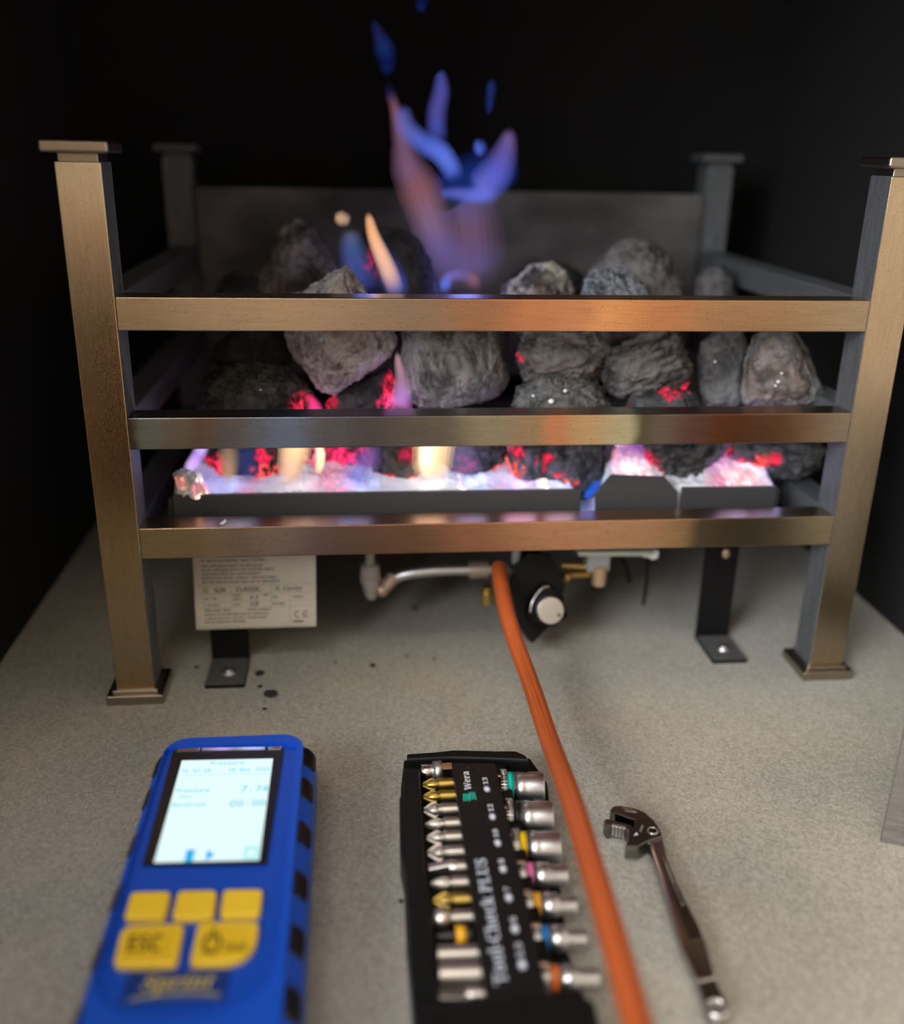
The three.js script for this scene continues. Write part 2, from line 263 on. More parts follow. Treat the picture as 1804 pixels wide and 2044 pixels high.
    x.font = 'bold 34px sans-serif'; x.fillText('SPILLAGE TEST', 80, 558, 280); x.font = 'bold 27px sans-serif'; x.fillText('SMOKE ELEMENT', 470, 556); x.fillText('FROM COLD AT MAX SETTINGS BY INSERTING', 80, 594, 720); x.fillText('A SMOKE MATCH 1" IN AND 1" DOWN FROM', 80, 630, 690); x.fillText('TOP OF FIREPLACE OPENING', 80, 664, 520);
    x.strokeStyle = '#333'; x.lineWidth = 9; for (const cx of [912, 985]) { x.beginPath(); x.arc(cx + 22, 600, 30, 1.0, 5.3); x.stroke(); } L(992, 600, 1026, 600); x.fillStyle = '#333'; x.fillRect(885, 660, 100, 16);
  });
  const lg = new THREE.BufferGeometry(), n = b.clone().sub(a).cross(d.clone().sub(a)).normalize().multiplyScalar(0.0006), N = 14, pos = [], uv = [], idx = [];
  for (const s of [-1, 1]) for (let j = 0; j <= N; j++) for (let i = 0; i <= N; i++) { const u = i / N, v = j / N, p = a.clone().lerp(b, u).lerp(d.clone().lerp(c, u), v).addScaledVector(n, s); p.z += 0.0012 * (fbm(u * 3, v * 3, 4, 2) - 0.5); pos.push(p.x, p.y, p.z); uv.push(u, 1 - v); }
  const Q = (N + 1) * (N + 1);
  for (let j = 0; j < N; j++) for (let i = 0; i < N; i++) { const k = j * (N + 1) + i; idx.push(k, k + 1, k + N + 1, k + 1, k + N + 2, k + N + 1); idx.push(Q + k, Q + k + N + 1, Q + k + 1, Q + k + 1, Q + k + N + 1, Q + k + N + 2); }
  for (let i = 0; i < N; i++) for (const [k, m] of [[i, i + 1], [N * (N + 1) + i + 1, N * (N + 1) + i], [(i + 1) * (N + 1), i * (N + 1)], [i * (N + 1) + N, (i + 1) * (N + 1) + N]]) idx.push(k, Q + k, m, m, Q + k, Q + m);
  lg.setAttribute('position', new THREE.Float32BufferAttribute(pos, 3)); lg.setAttribute('uv', new THREE.Float32BufferAttribute(uv, 2)); lg.setIndex(idx); lg.computeVertexNormals();
  const lp = mesh('rating_plate', lg, std(0xffffff, 0.5, 0, { map: labelTex, side: THREE.DoubleSide }), g); lp.userData.label = 'creased pale paper plate with printed gas ratings';
  settle(g);
}

// pipework, control valve and pilot seen below the lowest bar
{
  const g = thing('gas_pipe', 'silver gas pipe with grey elbow fitting and brass union nut under the burner', 'pipe');
  const z = -0.075, A = (u, v, dz = 0) => atZ(u, v, z + dz);
  const worn = std([0.5, 0.46, 0.42], 0.45, 0.7, { bumpMap: grainTex, bumpScale: 0.0004 });
  mesh('elbow', mergeGeometries([rod(A(738, 1092), A(738, 1135), 0.0035), rod(A(738, 1125), A(739, 1150), 0.0075, 0.0085, 6), rod(A(739, 1150), A(741, 1188), 0.0085, 0.0045, 14), new THREE.SphereGeometry(0.0045, 14, 10).translate(...A(741, 1187).toArray())]), worn, g);
  mesh('nut', mergeGeometries([rod(A(760, 1182, 0.004), A(785, 1152, -0.003), 0.0048, 0.006, 6), new THREE.SphereGeometry(0.0052, 12, 8).translate(...A(763, 1178, 0.003).toArray())]), std([0.5, 0.36, 0.28], 0.45, 0.7), g);
  mesh('pipe', tube([A(745, 1165, -0.006), A(775, 1158, -0.004), A(810, 1146, -0.001), A(860, 1139), A(940, 1136)], 0.0042, 40, 14), M.satin, g);
  mesh('nut', rod(A(936, 1136), A(974, 1135), 0.0075, 0.0075, 6), std([0.5, 0.42, 0.36], 0.4, 0.8), g);
  mesh('pipe', rod(A(970, 1135), A(1012, 1133), 0.0045), M.satin, g);
  mesh('test_nipple', mergeGeometries([rod(A(972, 1180), A(972, 1204), 0.0055, 0.0055, 6), rod(A(972, 1170), A(972, 1185), 0.004)]), M.brass, g);
  settle(g);
}
{
  const g = thing('control_valve', 'black gas control valve with round silver knob under the burner', 'gas valve');
  const zc = -0.03, O = atZ(1097, 1218, zc), s = pxSize(O);
  const L = (u, v, d = 0) => V((u - 1097) * s, -(v - 1218) * s, d);
  const local = new THREE.Group(); // frame turned to face up and out of the basket
  local.quaternion.setFromEuler(new THREE.Euler(-20 * D2R, 4 * D2R, 1.1 * D2R, 'YXZ')); local.position.copy(O); local.updateMatrix();
  const put = (geo) => geo.applyMatrix4(local.matrix);
  const ext = (list, d0, d1, bev = 0.001) => put(new THREE.ExtrudeGeometry(new THREE.Shape(list.map(([u, v]) => { const p = L(u, v); return new THREE.Vector2(p.x, p.y); })), { depth: d1 - d0, bevelEnabled: true, bevelSize: bev, bevelThickness: bev, bevelSegments: 2 }).translate(0, 0, d0));
  const blk = new THREE.MeshPhysicalMaterial({ color: new THREE.Color().setRGB(0.003, 0.003, 0.0035), roughness: 0.5, specularIntensity: 0.35 });
  mesh('valve_body', ext([[1018, 1190], [1040, 1130], [1070, 1105], [1112, 1112], [1132, 1150], [1138, 1178], [1133, 1192], [1141, 1238], [1104, 1252], [1068, 1284], [1044, 1244]], -0.03, -0.0135), blk, g);
  mesh('pointer_ring', ext([[1058, 1224], [1062, 1204], [1078, 1180], [1094, 1168], [1106, 1176], [1120, 1196], [1126, 1216], [1124, 1236], [1108, 1250], [1084, 1250], [1066, 1242]], -0.0125, -0.005, 0.0012), blk, g);
  mesh('chrome_edge', put(tube([[1059, 1220], [1063, 1203], [1076, 1184], [1092, 1172], [1101, 1172]].map(([u, v]) => L(u, v, -0.0034)), 0.0007, 30, 8)), M.chrome, g);
  const spun = dataTex(256, 256, (u, v) => { const r = Math.hypot(u - 0.5, v - 0.5), k = 205 + 24 * Math.sin(r * 260) + 20 * (vnoise(r * 120, 0, 1) - 0.5); return [k, k * 0.98, k * 0.97]; });
  const kp = V(0, 0, 0);
  const kg = new THREE.LatheGeometry([[0.0, 0.0032], [0.0092, 0.0032], [0.0098, 0.0026], [0.0098, -0.004]].map((p) => new THREE.Vector2(...p)), 48).rotateX(Math.PI / 2);
  { const p = kg.attributes.position, u = kg.attributes.uv; for (let i = 0; i < p.count; i++) u.setXY(i, 0.5 + p.getX(i) / 0.021, 0.5 + p.getY(i) / 0.021); }
  const knob = mesh('knob', put(kg.translate(kp.x, kp.y, kp.z)), new THREE.MeshPhysicalMaterial({ map: spun, metalness: 1, roughness: 0.35 }), g); knob.userData.label = 'spun silver knob face';
  mesh('knob_dot', put(new THREE.CylinderGeometry(0.0011, 0.0011, 0.0004, 14).rotateX(Math.PI / 2).translate(L(1113, 1228).x, L(1113, 1228).y, 0.0034)), M.blackPlastic, knob);
  mesh('spindle', put(rod(V(-0.003, 0.03, -0.028), V(-0.004, 0.05, -0.034), 0.006)), blk, g);
  const a = (u, v, d = 0) => atZ(u, v, -0.06 + d);
  mesh('sight_rod', mergeGeometries([rod(a(1030, 1090), a(1031, 1140), 0.0036), new THREE.SphereGeometry(0.0046, 12, 8).translate(...a(1031, 1143).toArray())]), std([0.35, 0.38, 0.4], 0.35, 0.6), g);
  settle(g);
}
{
  const g = thing('pilot_assembly', 'pilot bracket with grey block, tan cylinder and white ceramic tip under the burner', 'pilot');
  const z = -0.07, A = (u, v, d = 0) => atZ(u, v, z + d), s = pxSize(A(1200, 1120));
  const strip = A(1225, 1100);
  mesh('bracket', rbox(150 * s, 9 * s, 0.012, 0.0006).rotateZ(-0.02).translate(strip.x, strip.y, strip.z), std([0.55, 0.58, 0.46], 0.5, 0.3), g);
  const bk = A(1191, 1120); mesh('block', rbox(46 * s, 34 * s, 0.012, 0.001).translate(bk.x, bk.y, bk.z), std([0.42, 0.43, 0.46], 0.4, 0.6), g);
  mesh('cylinder', mergeGeometries([rod(A(1198, 1130, 0.004), A(1195, 1164, 0.004), 14 * s), new THREE.SphereGeometry(14 * s, 16, 8).scale(1, 0.5, 1).translate(...A(1195, 1164, 0.004).toArray())]), M.copperTan, g);
  mesh('ceramic_tip', mergeGeometries([rod(A(1284, 1103), A(1311, 1106), 9 * s), new THREE.SphereGeometry(9.5 * s, 16, 12).translate(...A(1303, 1108).toArray())]), std([0.85, 0.85, 0.84], 0.35), g);
  mesh('lead', tube([A(1294, 1114), A(1292, 1140), A(1289, 1175), A(1284, 1205, -0.02)], 4 * s, 24, 8), M.blackSteel, g);
  mesh('lead', tube([A(1235, 1105, -0.01), A(1250, 1135, -0.01), A(1256, 1162, -0.01)], 5 * s, 24, 8), M.blackSteel, g);
  mesh('brass_pipe', mergeGeometries([rod(A(1120, 1128), A(1176, 1131), 6 * s), rod(A(1128, 1148, 0.003), A(1176, 1146), 6 * s), new THREE.SphereGeometry(11 * s, 14, 10).translate(...A(1130, 1151, 0.003).toArray())]), M.brass, g);
  settle(g);
}

// ---------------------------------------------------------------- ceramic fibre ember bed
const glowMat = new THREE.MeshBasicMaterial({ vertexColors: true, transparent: true, side: THREE.DoubleSide, name: 'ember_glow' });
// a glowing skin over part of a surface: spots = [u, v, radius px, colour, strength]
function emberGlow(geo, spots, parent, seed, z0, lift = 0.0004, rough = 1) {
  const p = geo.attributes.position, n = geo.attributes.normal, ix = geo.index, S = spots.map(([u, v, r, c, a, dz]) => { const q = atZ(u, v, z0 + (dz ?? 0)); return { q, r: r * pxSize(q), c, a }; });
  const col = new Float32Array(p.count * 4), keep = new Uint8Array(p.count), w = V(0, 0, 0);
  for (let i = 0; i < p.count; i++) {
    w.fromBufferAttribute(p, i); let al = 0, c = [0, 0, 0];
    const nz = fbm(w.x * 420, w.y * 260, w.z * 420 + seed, 3);
    for (const s of S) {
      const d = Math.hypot(w.x - s.q.x, w.y - s.q.y) / s.r; if (d > 1) continue;
      let a = (1 - d * d) * s.a * (1 - rough + rough * step(0.46, 0.62, nz + 0.2 * (1 - d)));
      if (a > al) { al = a; c = s.c; }
    }
    const hot = 0.6 + 1.1 * step(0.45, 0.7, nz);
    col.set([c[0] * hot, c[1] * hot, c[2] * hot, clamp(al)], i * 4); if (al > 0.02) keep[i] = 1;
  }
  const idx = []; for (let k = 0; k < ix.count; k += 3) { const a = ix.getX(k), b = ix.getX(k + 1), c = ix.getX(k + 2); if (keep[a] || keep[b] || keep[c]) idx.push(a, b, c); }
  if (!idx.length) return;
  const remap = new Map(), pos = [], cc = [], out = [];
  for (const a of idx) { if (!remap.has(a)) { remap.set(a, pos.length / 3); pos.push(p.getX(a) + n.getX(a) * lift, p.getY(a) + n.getY(a) * lift, p.getZ(a) + n.getZ(a) * lift); cc.push(...col.slice(a * 4, a * 4 + 4)); } out.push(remap.get(a)); }
  const g = new THREE.BufferGeometry(); g.setAttribute('position', new THREE.Float32BufferAttribute(pos, 3)); g.setAttribute('color', new THREE.Float32BufferAttribute(cc, 4)); g.setIndex(out); g.computeVertexNormals();
  const m = mesh('ember_glow', g, glowMat, parent); m.userData.label = 'red hot glowing embers'; return m;
}
const HOT = [1.0, 0.03, 0.09], PINK = [1.1, 0.22, 0.45], WHITE = [1.6, 1.15, 1.2], ORANGE = [1.5, 0.42, 0.16];
const fibre = std([0.72, 0.74, 0.8], 0.95, 0, { bumpMap: grainTex, bumpScale: 0.0006 });
{
  const NX = 300, NZ = 60, x0 = -0.2115, x1 = 0.1998, z0 = -0.0355, z1 = -0.2, pos = [], idx = [], uv = [];
  const top = (x, z) => {
    const f = fbm(x * 70, z * 70, 3, 4), f2 = ridge(x * 190, z * 190, 6, 2), back = clamp((z0 - z) / 0.03);
    let h = 0.1335 + 0.011 * (f - 0.42) * (0.3 + back) + 0.0022 * (f2 - 0.5) + 0.004 * back;
    if (x > 0.066 && x < 0.2) h += 0.006 * back; if (x > 0.0585 && x < 0.082) h -= 0.027 * (1 - step(1.6, 2.4, (z0 - z) / 0.03)); return h;
  };
  for (let j = 0; j <= NZ; j++) for (let i = 0; i <= NX; i++) { const x = x0 + (x1 - x0) * i / NX, z = z0 + (z1 - z0) * j / NZ; pos.push(x, top(x, z), z); uv.push(x * 12, z * 12); }
  const Q = pos.length / 3;
  for (let j = 0; j <= NZ; j++) for (let i = 0; i <= NX; i++) { const x = x0 + (x1 - x0) * i / NX, z = z0 + (z1 - z0) * j / NZ; pos.push(x, 0.1045, z); uv.push(x * 12, z * 12); }
  for (let j = 0; j < NZ; j++) for (let i = 0; i < NX; i++) { const k = j * (NX + 1) + i; idx.push(k, k + 1, k + NX + 1, k + 1, k + NX + 2, k + NX + 1); }
  const side = (a, b) => idx.push(a, Q + a, b, b, Q + a, Q + b);
  for (let i = 0; i < NX; i++) { side(i, i + 1); side(NZ * (NX + 1) + i + 1, NZ * (NX + 1) + i); }
  for (let j = 0; j < NZ; j++) { side((j + 1) * (NX + 1), j * (NX + 1)); side(j * (NX + 1) + NX, (j + 1) * (NX + 1) + NX); }
  const geo = new THREE.BufferGeometry(); geo.setAttribute('position', new THREE.Float32BufferAttribute(pos, 3)); geo.setAttribute('uv', new THREE.Float32BufferAttribute(uv, 2)); geo.setIndex(idx); geo.computeVertexNormals();
  const bed = mesh('ember_bed', geo, fibre); tag(bed, 'fluffy white ceramic fibre bed glowing in the burner tray', 'ember bed', null, 'stuff');
  emberGlow(geo, [[665, 968, 50, [0.9, 0.14, 0.26], 0.45, -0.02], [1020, 975, 60, [0.8, 0.3, 0.5], 0.35, -0.01], [1080, 960, 14, [1.8, 1.5, 1.3], 1, -0.01], [920, 972, 12, WHITE, 0.8], [1460, 945, 60, [1.4, 0.75, 0.8], 0.9, -0.02], [1420, 955, 40, PINK, 0.7, -0.02], [1530, 965, 30, [0.8, 0.6, 0.9], 0.3], [1255, 938, 45, [1.5, 0.9, 0.95], 1, -0.02], [1165, 985, 12, WHITE, 1], [500, 965, 30, [0.9, 0.12, 0.18], 0.3, -0.02]], bed, 3, -0.04, 0.0005, 0.3);
  settle(bed);
}

// ---------------------------------------------------------------- coals: outlines in the picture, own distance, thickness and rough surface
const coalMat = new THREE.MeshStandardMaterial({ vertexColors: true, roughness: 0.9, metalness: 0, bumpMap: grainTex, bumpScale: 0.0006 });
const sphere = (() => { const g = new THREE.IcosahedronGeometry(1, 36); g.deleteAttribute('normal'); g.deleteAttribute('uv'); return mergeVertices(g, 1e-4); })();
function coal(label, outline, z, depth, o = {}) {
  const { seed = 1, dark = [0.03, 0.029, 0.03], ash = [0.14, 0.135, 0.135], brown = [0.11, 0.085, 0.065], tint = 0.3, ashAt = 0.5, amp = 0.09, freq = 55, stretch = [1, 1, 1], glow = null, name = 'coal_lump', category = 'coal', mat = coalMat, group = 'ceramic coals in the fire basket', pow = 0.55, facets = 7, tilt = 0 } = o;
  const ct = Math.cos(tilt * D2R), st = Math.sin(tilt * D2R);
  const pts = outline.map(([u, v]) => atZ(u, v, z)), c = V(0, 0, 0); pts.forEach((p) => c.add(p)); c.multiplyScalar(1 / pts.length);
  const poly = pts.map((p) => [p.x - c.x, p.y - c.y]);
  const radius = (t) => { const dx = Math.cos(t), dy = Math.sin(t); let best = 0.004; for (let i = 0; i < poly.length; i++) { const [ax, ay] = poly[i], [bx, by] = poly[(i + 1) % poly.length], ex = bx - ax, ey = by - ay, den = dx * ey - dy * ex; if (Math.abs(den) < 1e-12) continue; const s = (ax * ey - ay * ex) / den, k = (ax * dy - ay * dx) / den; if (s > 0 && k >= -1e-6 && k <= 1 + 1e-6) best = Math.max(best, s); } return best; };
  const R = rng(seed * 977 + 13), planes = []; for (let i = 0; i < facets; i++) { const a = R() * 6.283, e = 0.2 + R() * 0.9; planes.push([Math.cos(a) * Math.cos(e), Math.sin(a) * Math.cos(e), Math.sin(e), 0.62 + 0.25 * R()]); }
  const view = camera.position.clone().sub(c).normalize(), geo = sphere.clone(), p = geo.attributes.position, q = V(0, 0, 0), meanR = poly.reduce((s, [x, y]) => s + Math.hypot(x, y), 0) / poly.length;
  const table = Array.from({ length: 720 }, (_, i) => radius(i / 720 * Math.PI * 2)), rad = (t) => { const f = ((t / (Math.PI * 2)) % 1 + 1) % 1 * 720, i = Math.floor(f); return table[i % 720] * (1 - f + i) + table[(i + 1) % 720] * (f - i); };
  for (let i = 0; i < p.count; i++) {
    let a = p.getX(i), b = p.getY(i), d = p.getZ(i);
    for (const [nx, ny, nz, w] of planes) { const k = a * nx + b * ny + d * nz - w; if (k > 0 && d > 0) { d -= k * nz * 0.9; a -= k * nx * 0.25; b -= k * ny * 0.25; } }
    const s = Math.hypot(a, b), t = Math.atan2(b, a), r = rad(t) * Math.pow(clamp(s), pow);
    q.set(Math.cos(t) * r, Math.sin(t) * r, 0).addScaledVector(view, depth * d).add(c);
    const X = (q.x * ct + q.y * st) * freq * stretch[0] + seed * 7.3, Y = (q.y * ct - q.x * st) * freq * stretch[1], Z = q.z * freq * stretch[2];
    const cr = ridge(X * 1.7 + 3, Y * 1.7, Z * 1.7, 2), n = (fbm(X * 0.8, Y * 0.8, Z * 0.8, 3) - 0.5) * 1.9 + (Math.pow(ridge(X * 2.4, Y * 2.4, Z * 2.4, 3), 2) - 0.4) * 1.3 - step(0.82, 0.97, cr) * 0.55 + (fbm(X * 8, Y * 8, Z * 8, 2) - 0.5) * 0.7;
    const m = q.clone().sub(c).normalize(); q.addScaledVector(m, n * amp * meanR);
    p.setXYZ(i, q.x, q.y, q.z);
  }
  geo.computeVertexNormals();
  const col = new Float32Array(p.count * 3), uv = new Float32Array(p.count * 2);
  for (let i = 0; i < p.count; i++) {
    q.fromBufferAttribute(p, i); const X = (q.x * ct + q.y * st) * freq * stretch[0], Y = (q.y * ct - q.x * st) * freq * stretch[1], Z = q.z * freq * stretch[2];
    const f = fbm(X * 1.3 + 4, Y * 1.3 + seed, Z * 1.3, 4), g = fbm(X * 6, Y * 6 + 3, Z * 6 + seed, 3), k = step(ashAt - 0.14, ashAt + 0.16, 0.55 * f + 0.45 * g), b = tint * step(0.45, 0.62, fbm(X * 0.7 + 9, Y * 0.7, Z * 0.7 + seed, 3));
    const e = 0.75 + 0.5 * hash3(Math.round(q.x * 2500), Math.round(q.y * 2500), Math.round(q.z * 2500));
    for (let j = 0; j < 3; j++) { const base = dark[j] * 0.6 + (ash[j] - dark[j] * 0.6) * k; col[i * 3 + j] = (base * (1 - b) + (brown[j] * (0.4 + 0.8 * k)) * b) * e; }
    uv[i * 2] = (q.x + q.z * 0.7) * 14; uv[i * 2 + 1] = (q.y + q.z * 0.7) * 14;
  }
  geo.setAttribute('color', new THREE.BufferAttribute(col, 3)); geo.setAttribute('uv', new THREE.BufferAttribute(uv, 2));
  const m = mesh(name, geo, mat); tag(m, label, category, group);
  if (glow) emberGlow(geo, glow, m, seed, z + depth * 0.5, 0.0005, o.rough ?? 1);
  for (const [u, v, r, cc] of o.specks ?? []) { const s = atZ(u, v, z + depth * 0.9); mesh('white_speck', new THREE.SphereGeometry(r * pxSize(s), 10, 8).scale(1, 0.8, 0.6).translate(s.x, s.y, s.z), cc ?? M.white, m); }
  return settle(m);
}
const GREY = { ash: [0.26, 0.245, 0.25], dark: [0.05, 0.047, 0.05], ashAt: 0.45 }, BLACK = { ash: [0.05, 0.049, 0.05], dark: [0.008, 0.008, 0.008], ashAt: 0.5, tint: 0.15 };
// back of the basket, seen over the top bar
coal('rough brown and grey coal heaped at the left rear below the steel plate', [[478, 600], [500, 555], [540, 520], [556, 470], [590, 450], [622, 458], [650, 505], [676, 552], [696, 610], [640, 660], [530, 660]], -0.2, 0.035, { seed: 3, ...GREY, tint: 0.8, amp: 0.12 });
coal('low dark coal beside the left side rail at the rear', [[424, 600], [440, 560], [474, 538], [510, 552], [520, 610], [500, 650], [440, 650]], -0.17, 0.025, { seed: 4, ...BLACK });
coal('round topped jet black coal behind the peach flame', [[694, 520], [712, 478], [752, 458], [800, 456], [838, 480], [856, 516], [872, 555], [884, 610], [870, 680], [760, 700], [706, 660], [690, 580]], -0.135, 0.03, { seed: 5, ash: [0.02, 0.02, 0.022], dark: [0.004, 0.004, 0.004], tint: 0, amp: 0.03, glow: [[745, 520, 34, [0.5, 0.02, 0.1], 0.5], [700, 545, 26, [0.3, 0.02, 0.12], 0.4]] });
coal('brown coal with a white ashy crest right of the tall blue flame', [[998, 610], [1006, 570], [1034, 556], [1062, 530], [1098, 521], [1128, 542], [1143, 580], [1142, 640], [1060, 670], [1004, 650]], -0.16, 0.03, { seed: 6, ...GREY, ash: [0.42, 0.39, 0.34], tint: 0.7, ashAt: 0.47, amp: 0.13 });
coal('blue grey pitted coal poking over the top bar', [[1158, 620], [1166, 560], [1192, 538], [1232, 533], [1266, 548], [1304, 592], [1308, 640], [1230, 665], [1164, 650]], -0.105, 0.026, { seed: 7, ash: [0.2, 0.215, 0.24], dark: [0.04, 0.043, 0.05], tint: 0, ashAt: 0.46, amp: 0.1, freq: 90 });
coal('large smooth grey coal leaning at the rear right', [[1150, 590], [1170, 540], [1208, 505], [1246, 478], [1300, 476], [1334, 512], [1362, 566], [1374, 620], [1330, 680], [1200, 680]], -0.19, 0.035, { seed: 8, ...GREY, ash: [0.17, 0.16, 0.155], amp: 0.04, specks: [] });
coal('small rounded grey coal by the right side rail at the rear', [[1384, 610], [1392, 552], [1414, 530], [1446, 530], [1464, 560], [1474, 610], [1460, 660], [1400, 660]], -0.2, 0.026, { seed: 9, ...GREY, ash: [0.13, 0.125, 0.13], amp: 0.05 });
coal('dim coal between the white crested coal and the rear plate', [[1010, 560], [1060, 520], [1130, 530], [1180, 560], [1180, 640], [1010, 640]], -0.235, 0.025, { seed: 10, ...BLACK });
coal('hidden dark coal behind the tall blue flame', [[870, 640], [880, 600], [930, 585], [1000, 598], [1020, 640], [1010, 700], [880, 700]], -0.15, 0.025, { seed: 12, ...BLACK });
// front row between the top and middle bars
coal('black coal with curved cracks high at the left behind the top bar', [[424, 722], [434, 684], [470, 655], [530, 648], [572, 664], [590, 705], [566, 748], [490, 752]], -0.1, 0.026, { seed: 13, ash: [0.02, 0.02, 0.018], dark: [0.003, 0.003, 0.003], ashAt: 0.56, tint: 0, amp: 0.07 });
coal('black granular coal with one white speck at the left', [[398, 810], [400, 768], [430, 742], [492, 726], [560, 732], [600, 752], [622, 800], [612, 850], [560, 895], [440, 890], [404, 850]], -0.075, 0.028, { seed: 14, ash: [0.05, 0.048, 0.044], dark: [0.006, 0.006, 0.006], tint: 0.3, ashAt: 0.52, amp: 0.1, freq: 110, specks: [[520, 776, 7]], glow: [[600, 806, 26, HOT, 0.8]] });
coal('pale grey brown pointed coal hanging below the top bar beside the pink flame', [[544, 594], [600, 584], [640, 562], [672, 534], [692, 530], [714, 556], [740, 596], [772, 640], [790, 678], [776, 712], [742, 738], [700, 760], [668, 788], [640, 778], [612, 742], [584, 706], [570, 664], [560, 630]], -0.07, 0.03, { seed: 15, ash: [0.32, 0.3, 0.3], dark: [0.07, 0.062, 0.06], ashAt: 0.42, brown: [0.2, 0.14, 0.12], tint: 0.6, amp: 0.075, freq: 60, facets: 7 });
coal('black coal with a red hot right edge under the pointed grey coal', [[655, 806], [684, 776], [732, 752], [772, 734], [786, 764], [794, 800], [780, 838], [700, 850], [660, 835]], -0.085, 0.024, { seed: 16, ...BLACK, glow: [[780, 770, 24, HOT, 1], [775, 800, 28, [1.1, 0.05, 0.18], 1], [660, 810, 22, HOT, 0.6]] });
coal('broad grey block of coal right of the pink flame', [[806, 650], [860, 640], [940, 640], [986, 660], [1002, 706], [1016, 752], [998, 790], [962, 800], [900, 812], [840, 812], [806, 792], [798, 730]], -0.07, 0.03, { seed: 17, ash: [0.2, 0.195, 0.195], dark: [0.065, 0.062, 0.062], ashAt: 0.47, tint: 0.35, amp: 0.05, freq: 80, facets: 7, stretch: [1.3, 0.6, 1] });
coal('ragged layered brown grey coal in the middle of the front row', [[1034, 720], [1038, 690], [1060, 660], [1120, 646], [1190, 650], [1212, 690], [1206, 730], [1190, 765], [1120, 772], [1050, 762]], -0.08, 0.027, { seed: 18, ...GREY, ash: [0.19, 0.17, 0.165], tint: 0.6, amp: 0.14, freq: 60, stretch: [0.6, 1.8, 1], glow: [[1042, 716, 8, HOT, 0.7]] });
coal('dark gritty coal with white grit below the ragged brown coal', [[1026, 815], [1040, 775], [1080, 752], [1140, 750], [1190, 764], [1214, 806], [1210, 850], [1130, 872], [1050, 865]], -0.064, 0.024, { seed: 19, ash: [0.13, 0.13, 0.13], dark: [0.02, 0.02, 0.02], ashAt: 0.48, tint: 0, amp: 0.12, freq: 120, specks: [[1100, 801, 6], [1064, 790, 3], [1128, 780, 4]] });
coal('black fibrous coal with diagonal wood grain in the front row', [[1202, 740], [1216, 704], [1256, 680], [1330, 656], [1356, 672], [1364, 706], [1374, 748], [1362, 770], [1306, 784], [1240, 790], [1206, 772]], -0.075, 0.028, { seed: 20, tilt: 24, ash: [0.16, 0.15, 0.145], dark: [0.02, 0.02, 0.02], ashAt: 0.47, tint: 0.2, amp: 0.16, freq: 70, stretch: [0.5, 1.7, 1], glow: [[1372, 776, 14, HOT, 0.9], [1330, 782, 12, HOT, 0.8]] });
coal('flat dark grey coal with a red hot top edge behind the middle bar', [[1246, 815], [1262, 790], [1330, 782], [1384, 784], [1404, 810], [1400, 850], [1330, 866], [1256, 856]], -0.068, 0.024, { seed: 21, ash: [0.1, 0.1, 0.105], dark: [0.045, 0.045, 0.048], tint: 0, amp: 0.05, glow: [[1240, 804, 24, HOT, 1], [1330, 783, 16, HOT, 0.8], [1355, 780, 14, HOT, 0.8], [1385, 778, 14, [1.2, 0.08, 0.2], 1]] });
coal('smooth blue grey coal block left of the rounded end coal', [[1392, 720], [1398, 684], [1430, 660], [1482, 660], [1496, 700], [1492, 800], [1470, 840], [1410, 830], [1396, 780]], -0.082, 0.028, { seed: 22, ash: [0.15, 0.155, 0.165], dark: [0.06, 0.062, 0.068], tint: 0.2, amp: 0.035, specks: [[1427, 722, 3]], pow: 0.4 });
coal('rounded grey brown coal with white grains at the right end', [[1474, 790], [1482, 720], [1506, 672], [1540, 652], [1584, 660], [1612, 700], [1628, 745], [1642, 782], [1632, 806], [1590, 818], [1520, 822], [1484, 812]], -0.066, 0.03, { seed: 23, ash: [0.27, 0.26, 0.265], dark: [0.08, 0.075, 0.075], ashAt: 0.43, brown: [0.2, 0.15, 0.12], tint: 0.7, amp: 0.06, facets: 6, specks: [[1553, 762, 4], [1548, 770, 3], [1560, 745, 3]] });
// bottom row standing in the ember bed
coal('black coal veined with glowing red at the left end of the bed', [[412, 905], [430, 880], [500, 870], [556, 880], [562, 925], [548, 960], [520, 985], [440, 985], [416, 950]], -0.082, 0.024, { seed: 31, ...BLACK, glow: [[432, 930, 32, HOT, 0.9], [440, 950, 26, [0.9, 0.05, 0.1], 0.9], [528, 940, 34, [1.3, 0.12, 0.12], 1], [532, 955, 22, [1.6, 0.4, 0.25], 1], [525, 905, 24, HOT, 0.8]] });
coal('dark coal washed with red glow behind the yellow flames', [[600, 905], [640, 870], [720, 870], [760, 905], [764, 950], [730, 990], [630, 990], [604, 950]], -0.1, 0.024, { seed: 32, ...BLACK, glow: [[690, 910, 55, [1.0, 0.04, 0.16], 0.95], [720, 930, 40, [0.7, 0.05, 0.2], 0.7], [630, 910, 30, [1.2, 0.25, 0.35], 0.8]] });
coal('small dark coal with a red underside left of the brightest flame', [[742, 900], [760, 878], [830, 874], [850, 900], [844, 945], [826, 972], [776, 975], [748, 950]], -0.07, 0.022, { seed: 33, ...BLACK, ash: [0.1, 0.09, 0.08], tint: 0.4, glow: [[770, 962, 30, [1.2, 0.06, 0.1], 1], [820, 960, 24, [1.2, 0.12, 0.12], 1], [810, 900, 24, [0.6, 0.02, 0.08], 0.6]] });
coal('grey black coal with a red hot lower corner right of the brightest flame', [[880, 900], [900, 874], [980, 870], [1012, 890], [1008, 930], [980, 962], [920, 972], [886, 945]], -0.075, 0.023, { seed: 34, ...BLACK, ash: [0.1, 0.1, 0.1], glow: [[995, 948, 26, [1.4, 0.2, 0.18], 1], [975, 958, 20, [1.6, 0.6, 0.5], 1], [930, 925, 34, [0.6, 0.04, 0.14], 0.6]] });
